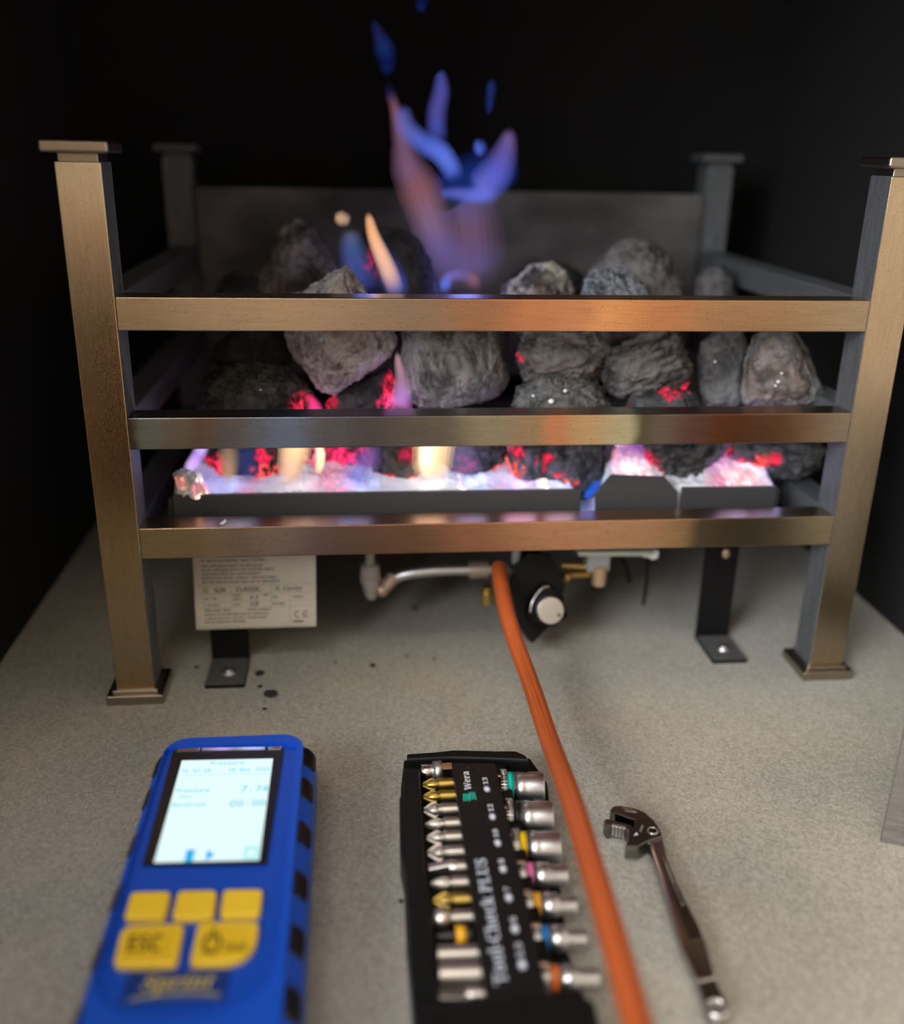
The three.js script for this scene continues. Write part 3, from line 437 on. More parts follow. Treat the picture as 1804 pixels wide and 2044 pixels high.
coal('bark textured black coal spotted with red embers', [[1014, 910], [1024, 872], [1110, 866], [1222, 872], [1224, 930], [1204, 966], [1184, 996], [1100, 1000], [1036, 985], [1018, 950]], -0.066, 0.026, { seed: 35, tilt: 12, ash: [0.1, 0.1, 0.102], dark: [0.018, 0.018, 0.018], tint: 0, amp: 0.11, freq: 70, stretch: [1.5, 0.5, 1], glow: [[1028, 940, 24, [1.4, 0.2, 0.16], 1], [1034, 905, 18, HOT, 0.9], [1090, 915, 16, HOT, 1], [1112, 938, 14, [1.1, 0.05, 0.1], 1], [1062, 915, 12, HOT, 0.7], [1120, 960, 14, [1.4, 0.25, 0.18], 1], [1143, 960, 14, [1.2, 0.1, 0.1], 1], [1085, 935, 12, HOT, 0.6]] });
coal('wedge shaped black fibrous coal pointing down behind the centre plate', [[1284, 890], [1300, 872], [1400, 868], [1462, 876], [1446, 905], [1404, 945], [1372, 975], [1350, 974], [1322, 945], [1298, 920]], -0.062, 0.024, { seed: 36, tilt: 30, ash: [0.13, 0.13, 0.132], dark: [0.018, 0.018, 0.018], tint: 0.1, amp: 0.15, freq: 75, stretch: [0.6, 1.6, 1], glow: [[1296, 925, 26, HOT, 0.8], [1308, 945, 18, [1.0, 0.06, 0.12], 0.8]] });
coal('horizontal black fibrous coal with a red line at the right end of the bed', [[1442, 905], [1462, 880], [1520, 868], [1636, 874], [1648, 902], [1628, 935], [1590, 955], [1540, 956], [1486, 938], [1452, 925]], -0.07, 0.024, { seed: 37, tilt: -12, ash: [0.12, 0.125, 0.13], dark: [0.02, 0.021, 0.022], tint: 0, amp: 0.12, freq: 75, stretch: [0.5, 1.9, 1], glow: [[1452, 912, 20, [1.2, 0.06, 0.12], 1], [1480, 926, 18, HOT, 1], [1510, 918, 22, [1.2, 0.1, 0.1], 0.9], [1540, 914, 20, HOT, 0.7]] });
coal('loose white ceramic fibre tuft with glowing edges hanging over the tray end', [[346, 1006], [352, 962], [346, 948], [360, 936], [392, 940], [404, 958], [416, 985], [404, 1000], [380, 1002], [354, 1012], [348, 1024]], -0.04, 0.012, { seed: 38, rough: 0.4, name: 'fibre_tuft', category: 'ceramic fibre', group: null, ash: [0.8, 0.79, 0.8], dark: [0.9, 0.9, 0.9], tint: 0, amp: 0.14, freq: 90, glow: [[362, 962, 16, [1.2, 0.4, 0.32], 0.6], [402, 974, 22, [1.2, 0.4, 0.42], 0.65], [403, 990, 14, [1.7, 1.0, 0.8], 1], [400, 955, 10, WHITE, 1]] });

// ---------------------------------------------------------------- flames: nested soft shells of glowing gas
const flameMat = new THREE.MeshBasicMaterial({ vertexColors: true, transparent: true, side: THREE.DoubleSide, name: 'flame' });
// strand: list of [u, v, half width px, alpha, [r, g, b]], at distance z (list item 5 may shift it)
function strand(list, z, sh = 3, thick = 0.7) {
  const shells = sh + 1;
  const K = 18, S = 14, geos = [], P = list.map(([u, v, w, a, c, dz]) => { const p = atZ(u, v, z + (dz ?? 0)); return { p, w: w * 1.12 * pxSize(p), a, c }; });
  const curve = new THREE.CatmullRomCurve3(P.map((e) => e.p), false, 'centripetal');
  const at = (t, f) => { const x = t * (P.length - 1), i = Math.min(P.length - 2, Math.floor(x)), k = x - i; return f(P[i]) * (1 - k) + f(P[i + 1]) * k; };
  for (let s = 0; s < shells; s++) {
    const sc = 1 - s / shells * 0.9, pos = [], col = [], idx = [];
    for (let k = 0; k <= K; k++) {
      const t = k / K, end = 1 - s * 0.05, tt = 0.5 + (t - 0.5) * end, c = curve.getPoint(tt), tan = curve.getTangent(tt), side = V(-tan.y, tan.x, 0).normalize(), out = V(0, 0, 1);
      const cap = Math.sqrt(clamp(1 - Math.pow(Math.abs(2 * t - 1), 6))), w = at(tt, (e) => e.w) * sc * cap + 1e-5, al = at(tt, (e) => e.a) / shells * (0.55 + 1.1 * s / shells) * cap * step(0, 0.22, t) * step(0, 0.16, 1 - t), rgb = [0, 1, 2].map((j) => at(tt, (e) => e.c[j]));
      for (let m = 0; m < S; m++) { const an = m / S * Math.PI * 2, q = c.clone().addScaledVector(side, Math.cos(an) * w).addScaledVector(out, Math.sin(an) * w * thick); pos.push(q.x, q.y, q.z); col.push(...rgb, al); }
    }
    for (let k = 0; k < K; k++) for (let m = 0; m < S; m++) { const a = k * S + m, b = k * S + (m + 1) % S; idx.push(a, b, a + S, b, b + S, a + S); }
    const g = new THREE.BufferGeometry(); g.setAttribute('position', new THREE.Float32BufferAttribute(pos, 3)); g.setAttribute('color', new THREE.Float32BufferAttribute(col, 4)); g.setIndex(idx); g.computeVertexNormals(); geos.push(g);
  }
  return mergeGeometries(geos);
}
function flame(label, strands, light) {
  const g = thing('flame', label, 'flame', 'gas flames');
  for (const [list, z, sh, th] of strands) { const m = mesh('flame_tongue', strand(list, z, sh, th), flameMat, g); m.castShadow = false; }
  settle(g);
  for (const [u, v, z, c, I, r] of light ?? []) { const l = new THREE.PointLight(new THREE.Color(c[0] * 0.64, c[1] * 0.72, c[2]), I * 0.85); l.position.copy(atZ(u, v, z)); l.shadow.radius = r ?? 0.6; l.castShadow = true; scene.add(l); }
  return g;
}
const BL = [0.10, 0.17, 0.75], DB = [0.01, 0.03, 0.22], PU = [0.17, 0.12, 0.36], MV = [0.24, 0.12, 0.22], RO = [0.3, 0.12, 0.14], PE = [1.0, 0.55, 0.34], WA = [1.9, 1.25, 0.6];
flame('tall blue and mauve flame rising with curling tongues from the middle of the coals', [
  [[[925, 596, 40, 0.3, MV], [905, 560, 50, 0.5, PU], [880, 500, 40, 0.6, PU], [858, 440, 38, 0.65, [0.26, 0.15, 0.27]], [838, 380, 42, 0.65, RO], [815, 335, 34, 0.6, MV], [802, 280, 20, 0.45, MV], [788, 215, 12, 0.5, RO], [776, 178, 12, 0.25, DB], [768, 150, 10, 0.05, DB]], -0.14, 4, 0.5],
  [[[965, 596, 40, 0.25, MV], [945, 530, 60, 0.4, PU], [938, 460, 62, 0.4, MV], [930, 405, 55, 0.35, PU], [920, 392, 40, 0.05, BL]], -0.15, 4, 0.4],
  [[[915, 372, 12, 0.1, BL], [905, 345, 20, 0.6, [0.14, 0.22, 0.95]], [880, 306, 22, 0.85, [0.12, 0.2, 0.85]], [846, 286, 22, 0.6, BL], [812, 258, 22, 0.65, [0.13, 0.14, 0.5]], [802, 222, 18, 0.5, [0.12, 0.13, 0.5]], [795, 200, 8, 0.1, DB]], -0.13, 4, 0.6],
  [[[886, 300, 18, 0.5, BL], [872, 262, 20, 0.6, [0.08, 0.1, 0.5]], [872, 222, 20, 0.6, [0.1, 0.09, 0.42]], [880, 182, 18, 0.6, [0.1, 0.09, 0.42]], [878, 148, 12, 0.4, [0.08, 0.1, 0.4]], [872, 138, 6, 0.05, DB]], -0.14, 4, 0.6],
  [[[930, 392, 24, 0.4, BL], [960, 378, 34, 0.75, [0.16, 0.17, 0.72]], [988, 346, 34, 0.8, [0.11, 0.13, 0.62]], [1006, 308, 26, 0.7, [0.14, 0.11, 0.45]], [1015, 272, 16, 0.6, [0.2, 0.12, 0.32]], [1017, 248, 8, 0.1, PU]], -0.14, 4, 0.6],
  [[[868, 390, 8, 0.1, BL], [900, 386, 12, 0.6, [0.1, 0.12, 0.5]], [950, 390, 16, 0.75, [0.14, 0.18, 0.8]], [1000, 380, 12, 0.2, BL]], -0.145, 3, 0.8],
  [[[850, 330, 12, 0.2, DB], [890, 370, 36, 0.6, [0.01, 0.03, 0.18]], [950, 352, 44, 0.6, [0.01, 0.03, 0.2]], [1010, 350, 24, 0.5, DB], [1022, 300, 12, 0.3, DB]], -0.16, 3, 0.5],
  [[[940, 300, 10, 0.1, DB], [955, 296, 16, 0.7, BL], [975, 286, 12, 0.1, DB]], -0.13, 3, 0.7],
  [[[893, 592, 12, 0.6, BL], [888, 570, 12, 0.85, [0.12, 0.2, 0.9]], [898, 552, 12, 0.6, [0.2, 0.16, 0.6]], [925, 549, 12, 0.5, PU], [945, 560, 14, 0.6, RO], [942, 590, 16, 0.4, MV]], -0.12, 3, 0.7],
  [[[742, 30, 4, 0.1, DB], [752, 60, 12, 0.5, [0.015, 0.015, 0.09]], [766, 95, 20, 0.6, [0.01, 0.03, 0.16]], [772, 125, 18, 0.5, [0.004, 0.01, 0.1]], [768, 158, 10, 0.3, DB]], -0.14, 3, 0.6],
], [[930, 470, -0.15, [0.35, 0.4, 1], 0.004], [900, 570, -0.135, [0.4, 0.35, 1], 0.003]]);
flame('faint blue wisp floating right of the tall flame', [[[[982, 152, 5, 0.1, DB], [980, 175, 11, 0.6, [0.012, 0.03, 0.14]], [977, 208, 9, 0.6, [0.01, 0.025, 0.13]], [974, 235, 4, 0.1, DB]], -0.14, 3, 0.7]]);
flame('faint blue wisp high above the tall flame', [[[[842, -30, 10, 0.3, DB], [842, 0, 14, 0.6, [0.004, 0.006, 0.06]], [838, 30, 8, 0.1, DB]], -0.14, 3, 0.7]]);
flame('thin peach flame edged with blue leaning over the black coal', [
  [[[802, 600, 22, 0.8, [0.1, 0.2, 0.9]], [782, 548, 24, 0.45, [0.06, 0.1, 0.5]], [762, 500, 20, 0.2, DB], [742, 450, 10, 0.05, DB]], -0.1, 3, 0.5],
  [[[796, 600, 18, 1.2, PE], [778, 548, 17, 1.3, [0.9, 0.5, 0.38]], [760, 506, 15, 1.3, [1.0, 0.55, 0.36]], [745, 470, 12, 1.3, [1.0, 0.5, 0.25]], [737, 438, 9, 1.0, [0.9, 0.45, 0.22]], [733, 418, 4, 0.3, [0.6, 0.3, 0.15]]], -0.095, 4, 0.8],
  [[[740, 600, 40, 0.6, [0.04, 0.05, 0.28]], [712, 540, 30, 0.5, [0.05, 0.09, 0.36]], [702, 490, 24, 0.5, [0.08, 0.13, 0.36]], [700, 450, 16, 0.3, [0.2, 0.2, 0.3]]], -0.1, 3, 0.5],
  [[[664, 434, 8, 0.2, [0.6, 0.35, 0.22]], [680, 436, 14, 0.7, [0.75, 0.45, 0.28]], [702, 442, 10, 0.3, [0.5, 0.35, 0.3]]], -0.105, 3, 0.8],
], [[772, 540, -0.1, [1, 0.6, 0.4], 0.0015], [720, 545, -0.1, [0.3, 0.4, 1], 0.002]]);
flame('pink flame squeezed between the pointed coal and the broad grey block', [
  [[[790, 830, 34, 1.1, [0.9, 0.18, 0.6]], [800, 796, 20, 1.1, [0.55, 0.25, 0.7]], [800, 756, 12, 0.9, [0.42, 0.22, 0.32]], [794, 718, 7, 0.8, [0.5, 0.28, 0.3]], [792, 698, 3, 0.3, [0.5, 0.3, 0.3]]], -0.045, 4, 0.7],
], [[796, 800, -0.05, [1, 0.4, 0.8], 0.0012]]);
flame('small magenta flame under the pointed grey coal', [[[[632, 836, 20, 1.0, [1.0, 0.12, 0.4]], [626, 808, 12, 1.0, [1.1, 0.06, 0.28]], [615, 784, 4, 0.4, [0.9, 0.04, 0.15]]], -0.06, 4, 0.8]], [[626, 815, -0.055, [1, 0.2, 0.4], 0.0006]]);
flame('brightest yellow white flame standing in the middle of the ember bed', [
  [[[860, 968, 24, 0.4, [1.2, 0.7, 0.5]], [862, 930, 36, 0.9, [1.6, 1.0, 0.55]], [866, 890, 38, 1.0, [1.7, 1.1, 0.6]], [866, 850, 30, 0.6, WA]], -0.045, 4, 0.7],
  [[[852, 962, 10, 0.7, WA], [852, 920, 16, 1.2, [2.6, 2.2, 1.4]], [856, 880, 18, 1.2, [2.6, 2.2, 1.4]], [858, 850, 14, 0.5, WA]], -0.044, 4, 0.8],
  [[[940, 975, 40, 0.35, [0.1, 0.11, 0.34]], [925, 930, 40, 0.4, [0.2, 0.18, 0.42]], [915, 890, 34, 0.3, [0.25, 0.2, 0.4]], [910, 860, 30, 0.1, PU]], -0.05, 3, 0.5],
], [[858, 925, -0.045, [1, 0.85, 0.6], 0.003], [940, 940, -0.05, [0.5, 0.6, 1], 0.002]]);
flame('broad peach flame left of the red glowing dark coal', [
  [[[582, 975, 16, 0.4, [0.9, 0.5, 0.4]], [580, 940, 24, 0.9, [1.1, 0.65, 0.42]], [588, 900, 30, 1.0, [1.5, 0.9, 0.5]], [592, 860, 28, 0.5, WA]], -0.045, 4, 0.7],
  [[[632, 952, 5, 0.6, [1.3, 0.7, 0.35]], [638, 930, 8, 1.2, [1.7, 1.1, 0.6]], [640, 905, 9, 1.2, [2.2, 1.6, 0.9]], [633, 880, 7, 0.6, WA]], -0.044, 4, 0.8],
], [[588, 920, -0.045, [1, 0.75, 0.5], 0.0025], [640, 920, -0.046, [1, 0.7, 0.6], 0.001]]);
flame('dim tan flame in front of the red veined coal', [[[[456, 975, 12, 0.5, [0.5, 0.28, 0.16]], [456, 940, 18, 0.7, [0.55, 0.33, 0.2]], [456, 905, 20, 0.6, [0.4, 0.25, 0.17]], [456, 870, 16, 0.2, [0.3, 0.2, 0.15]]], -0.045, 4, 0.7], [[[494, 970, 20, 0.4, [0.03, 0.06, 0.22]], [494, 930, 26, 0.5, [0.03, 0.05, 0.2]], [494, 880, 22, 0.3, [0.02, 0.04, 0.16]]], -0.05, 3, 0.5]], [[470, 930, -0.045, [0.6, 0.7, 1], 0.002]]);
flame('violet white flame streak rising from the fibre tuft', [[[[366, 945, 8, 0.6, [1.2, 0.8, 1.4]], [382, 928, 12, 1.0, [0.9, 0.55, 1.3]], [396, 908, 13, 1.0, [0.6, 0.36, 1.0]], [404, 890, 12, 0.8, [0.9, 0.7, 1.5]], [406, 870, 8, 0.3, PU]], -0.045, 4, 0.7]], [[388, 925, -0.045, [0.7, 0.55, 1], 0.0015]]);
flame('blue violet veil of flame over the ember bed beside the red washed coal', [[[[700, 975, 30, 0.5, [0.14, 0.2, 0.7]], [715, 945, 34, 0.5, [0.13, 0.15, 0.6]], [735, 910, 26, 0.45, [0.3, 0.14, 0.5]], [740, 870, 20, 0.2, PU]], -0.05, 3, 0.5]], [[705, 940, -0.045, [0.55, 0.65, 1], 0.0016], [1040, 955, -0.042, [0.75, 0.6, 1], 0.002], [1120, 965, -0.04, [0.65, 0.65, 1], 0.0015]]);
flame('purple and pink flame filling the gap behind the centre plate', [
  [[[1260, 960, 44, 0.6, [0.6, 0.5, 1.2]], [1258, 930, 50, 0.8, [0.5, 0.28, 0.8]], [1255, 900, 46, 0.8, [0.36, 0.1, 0.45]], [1252, 860, 36, 0.4, [0.3, 0.08, 0.4]]], -0.07, 4, 0.5],
  [[[1216, 935, 6, 0.3, PINK], [1240, 936, 12, 1.0, [1.8, 1.1, 1.1]], [1270, 940, 12, 1.0, [1.8, 1.1, 1.1]], [1296, 946, 6, 0.3, PINK]], -0.055, 3, 0.8],
  [[[1222, 930, 5, 0.3, PINK], [1226, 912, 9, 0.7, [1.1, 0.55, 0.7]], [1220, 890, 6, 0.2, PINK]], -0.06, 3, 0.8]], [[1255, 925, -0.06, [0.8, 0.5, 1], 0.003]]);
flame('pink and violet flame on the ember bed at the right end', [
  [[[1470, 975, 50, 0.5, [0.7, 0.6, 1.3]], [1450, 945, 46, 0.7, [0.7, 0.35, 0.7]], [1432, 920, 28, 0.6, [0.4, 0.14, 0.5]], [1425, 890, 16, 0.3, PU]], -0.055, 4, 0.5],
  [[[1440, 965, 10, 0.4, PINK], [1460, 945, 16, 1.0, [1.8, 1.0, 1.0]], [1462, 930, 8, 0.4, PINK]], -0.045, 3, 0.8]], [[1470, 950, -0.046, [0.9, 0.65, 1], 0.0025], [1530, 955, -0.045, [0.7, 0.65, 1], 0.0015]]);
flame('small pure blue flame between the tray front and the centre plate', [[[[1166, 1000, 6, 0.5, [0.05, 0.16, 0.9]], [1176, 985, 9, 1.2, [0.02, 0.14, 0.75]], [1190, 970, 10, 1.0, [0.02, 0.12, 0.7]], [1204, 956, 5, 0.3, BL]], -0.04, 4, 0.8]], [[1180, 980, -0.038, [0.3, 0.4, 1], 0.0005]]);

// ---------------------------------------------------------------- orange hose
{
  const pts = [[996, 1132, 0.69], [1000, 1165, 0.675], [1012, 1225, 0.652], [1030, 1285, 0.635], [1054, 1350, 0.612], [1094, 1470, 0.55], [1141, 1600, 0.475], [1190, 1760, 0.41], [1232, 1900, 0.368], [1268, 2030, 0.335], [1300, 2140, 0.31], [1325, 2240, 0.295]].map(([u, v, d]) => atD(u, v, d));
  for (const p of pts) if (p.y < 0.0065) p.y = 0.0065;
  const tex = dataTex(64, 1024, (u, v, i, j) => { const f = fbm(i / 20, j / 30, 3, 3), sc = fbm(i / 4, j / 9, 8, 3) > 0.72 ? 0.72 : 1; const k = (0.88 + 0.24 * f) * sc; return [178 * k, 84 * k, 36 * k]; });
  const h = mesh('rubber_hose', tube(pts, 0.0056, 160, 24), std(0xffffff, 0.5, 0, { map: tex })); tag(h, 'orange brown rubber hose running from under the burner towards the front', 'hose'); settle(h);
}

// ---------------------------------------------------------------- pressure meter
{
  const g = thing('pressure_meter', 'blue hand held pressure meter with lit screen and yellow buttons lying on the hearth', 'meter');
  const H = 0.045, X = (u, v) => atY(u, v, H);
  const blue = new THREE.MeshPhysicalMaterial({ color: new THREE.Color().setRGB(0.003, 0.075, 0.56), roughness: 0.45, bumpMap: grainTex, bumpScale: 0.00008 });
  const panelBlue = std([0.003, 0.065, 0.5], 0.4), black = std([0.004, 0.004, 0.006], 0.3);
  const x0 = -0.2035, x1 = -0.1165, zt = 0.1085, ze = 0.345;
  const rot = (geo) => geo;
  mesh('boot', rot(slab(roundRect(x0, x1, zt, ze, [0.017, 0.017, 0.02, 0.02], 10), 0.0, H - 0.005, 0.011, [], 6)), blue, g);
  const ix0 = -0.1965, ix1 = -0.1265, iz0 = 0.123, iz1 = 0.3;
  mesh('rim', rot(slab(roundRect(x0 + 0.0065, x1 - 0.0065, zt + 0.007, 0.328, 0.013, 10), H - 0.012, H, 0, [roundRect(ix0, ix1, iz0, iz1, [0.004, 0.004, 0.026, 0.026], 8).reverse()], 4)), blue, g);
  const panel = mesh('front_panel', slab(roundRect(ix0 - 0.001, ix1 + 0.001, iz0 - 0.001, iz1 + 0.001, [0.004, 0.004, 0.026, 0.026], 8), 0.03, H - 0.0025, 0.0005), panelBlue, g);
  const Q = (list, h = H - 0.002) => list.map(([u, v]) => atY(u, v, h));
  mesh('bezel', slab(Q([[346, 1499], [566, 1496], [532, 1726], [284, 1729]]).reverse(), H - 0.003, H - 0.0012, 0.0003), black, panel);
  mesh('chrome_strip', slab(Q([[356, 1497], [400, 1496], [398, 1502], [353, 1503]]).reverse(), H - 0.0018, H - 0.0008, 0.0002), M.chrome, panel);
  mesh('chrome_strip', slab(Q([[404, 1496], [530, 1494], [529, 1500], [402, 1502]]).reverse(), H - 0.0018, H - 0.0008, 0.0002), M.chrome, panel);
  mesh('chrome_strip', slab(Q([[536, 1494], [562, 1493], [560, 1499], [535, 1500]]).reverse(), H - 0.0018, H - 0.0008, 0.0002), M.chrome, panel);
  const scr = canvasTex(700, 1100, (x, W, Hh) => {
    x.fillStyle = '#e6ffff'; x.fillRect(0, 0, W, Hh);
    x.fillStyle = '#7fd8e6'; x.strokeStyle = '#8fdce8'; x.font = 'bold 54px monospace'; x.fillText('Pressure', 225, 62); x.font = 'bold 56px monospace'; x.fillText('10:32:26', 14, 150, 230); x.fillText('28 Nov 2024', 370, 150, 320);
    x.lineWidth = 5; x.beginPath(); x.moveTo(10, 182); x.lineTo(W - 8, 182); x.stroke();
    x.fillStyle = '#74d4e4'; x.font = 'bold 56px monospace'; x.fillText('Pressure', 14, 382, 255); x.font = '44px monospace'; x.fillText('mbar', 50, 445); x.font = 'bold 56px monospace'; x.fillText('Duration', 14, 540, 250);
    x.font = 'bold 92px monospace'; x.fillText('7.74', 490, 390, 210); x.fillText('00:00', 430, 552, 265);
    x.fillStyle = '#28b0f0'; x.fillRect(200, 985, 56, 115); x.beginPath(); x.moveTo(340, 990); x.lineTo(395, 1040); x.lineTo(340, 1095); x.fill();
    x.fillStyle = '#b8f2f4'; x.fillRect(590, 965, 100, 125); x.fillStyle = '#e6ffff'; x.fillRect(615, 1000, 50, 60);
  });
  const [a, b, c, d] = Q([[363, 1518], [545, 1514], [517, 1717], [307, 1722]], H - 0.001);
  const sg = new THREE.BufferGeometry(); sg.setAttribute('position', new THREE.Float32BufferAttribute([a, b, c, d].flatMap((p) => p.toArray()), 3)); sg.setAttribute('uv', new THREE.Float32BufferAttribute([0, 1, 1, 1, 1, 0, 0, 0], 2)); sg.setIndex([0, 3, 2, 0, 2, 1]); sg.computeVertexNormals();
  const sm_ = mesh('screen', sg, new THREE.MeshStandardMaterial({ color: 0x050505, roughness: 0.25, emissive: 0xffffff, emissiveIntensity: 1.0, emissiveMap: scr }), panel); sm_.userData.label = 'lit pale cyan display reading 7.74';
  const sl = new THREE.RectAreaLight(new THREE.Color(0.85, 1, 1), 0.5, 0.045, 0.08); sl.position.set((a.x + c.x) / 2, H + 0.001, (a.z + c.z) / 2); sl.lookAt(sl.position.x, 1, sl.position.z); scene.add(sl);
  const yellow = std([0.86, 0.58, 0.03], 0.5);
  const soften = (P, r) => { const out = []; P.forEach((p, i) => { const A = P[(i + P.length - 1) % P.length], B = P[(i + 1) % P.length], ra = Array.isArray(r) ? r[i] : r, s = p.clone().add(A.clone().sub(p).setLength(ra)), e = p.clone().add(B.clone().sub(p).setLength(ra)); for (let k = 0; k <= 5; k++) { const t = k / 5; out.push(s.clone().multiplyScalar((1 - t) * (1 - t)).addScaledVector(p, 2 * t * (1 - t)).addScaledVector(e, t * t)); } }); return out; };
  const btn = (list, r, print) => {
    const P = Q(list, H + 0.0005), m = mesh('button', slab(soften(P.slice().reverse(), r), H - 0.004, H + 0.0008, 0.0012, [], 4), yellow, panel);
    if (print) {
      const t = canvasTex(512, 300, print); t.needsUpdate = true; const [p, q, r2, s] = P.map((v) => v.clone().lerp(P.reduce((x, y) => x.clone().add(y), V(0, 0, 0)).multiplyScalar(0.25), 0.22).setY(H + 0.00095));
      const e = new THREE.BufferGeometry(); e.setAttribute('position', new THREE.Float32BufferAttribute([p, q, r2, s].flatMap((v) => v.toArray()), 3)); e.setAttribute('uv', new THREE.Float32BufferAttribute([0, 1, 1, 1, 1, 0, 0, 0], 2)); e.setIndex([0, 3, 2, 0, 2, 1]); e.computeVertexNormals();
      mesh('button_print', e, std(0xffffff, 0.5, 0, { map: t }), m);
    }
  };
  const Y = '#e3bc22';
  btn([[262, 1780], [341, 1778], [329, 1832], [247, 1833]], 0.0025); btn([[356, 1777], [433, 1776], [426, 1831], [342, 1832]], 0.0025); btn([[446, 1775], [525, 1774], [518, 1826], [438, 1829]], 0.0025);
  btn([[244, 1846], [368, 1842], [352, 1925], [226, 1926]], [0.003, 0.003, 0.003, 0.006], (x, W, h) => { x.fillStyle = Y; x.fillRect(0, 0, W, h); x.fillStyle = '#3a2f12'; x.font = 'bold 220px sans-serif'; x.fillText('ESC', 20, 228, W - 40); });
  btn([[396, 1840], [517, 1838], [507, 1920], [378, 1924]], [0.003, 0.014, 0.003, 0.003], (x, W, h) => { x.fillStyle = Y; x.fillRect(0, 0, W, h); x.strokeStyle = '#4a3a12'; x.lineWidth = 36; x.beginPath(); x.arc(120, 170, 82, -1.1, 4.25); x.stroke(); x.beginPath(); x.moveTo(120, 30); x.lineTo(120, 150); x.stroke(); x.fillStyle = '#4a3a12'; x.font = 'bold 120px sans-serif'; x.fillText('Send', 260, 250, 230); });
  // maker's mark
  const lt = canvasTex(700, 260, (x, W, h) => { x.fillStyle = '#06307c'; x.fillRect(0, 0, W, h); x.fillStyle = '#c9b53c'; x.font = 'bold italic 150px serif'; x.fillText('Sprint', 110, 150, 480); x.strokeStyle = '#a89c4e'; x.lineWidth = 16; x.beginPath(); x.moveTo(60, 215); x.quadraticCurveTo(350, 160, 660, 205); x.stroke(); x.strokeStyle = '#5a7ac8'; x.lineWidth = 12; x.beginPath(); x.moveTo(20, 240); x.quadraticCurveTo(350, 190, 660, 232); x.stroke(); });
  { const [p, q, r2, s] = Q([[258, 1938], [462, 1932], [448, 2000], [238, 2008]], H - 0.0022); const e = new THREE.BufferGeometry(); e.setAttribute('position', new THREE.Float32BufferAttribute([p, q, r2, s].flatMap((v) => v.toArray()), 3)); e.setAttribute('uv', new THREE.Float32BufferAttribute([0, 1, 1, 1, 1, 0, 0, 0], 2)); e.setIndex([0, 3, 2, 0, 2, 1]); e.computeVertexNormals(); mesh('logo', e, std(0xffffff, 0.45, 0, { map: lt }), panel); }
  // grip slots along both shoulders
  for (const s of [-1, 1]) for (const zz of [0.128, 0.155, 0.19, 0.225, 0.258, 0.29]) { const nx = s < 0 ? x0 + 0.0036 : x1 - 0.0036; mesh('grip_slot', new THREE.CapsuleGeometry(0.0052, 0.008, 6, 14).rotateX(Math.PI / 2).scale(0.22, 1, 1).rotateZ(s * Math.PI / 4).translate(nx, 0.0363, zz), black, g); }
  settle(g);
}

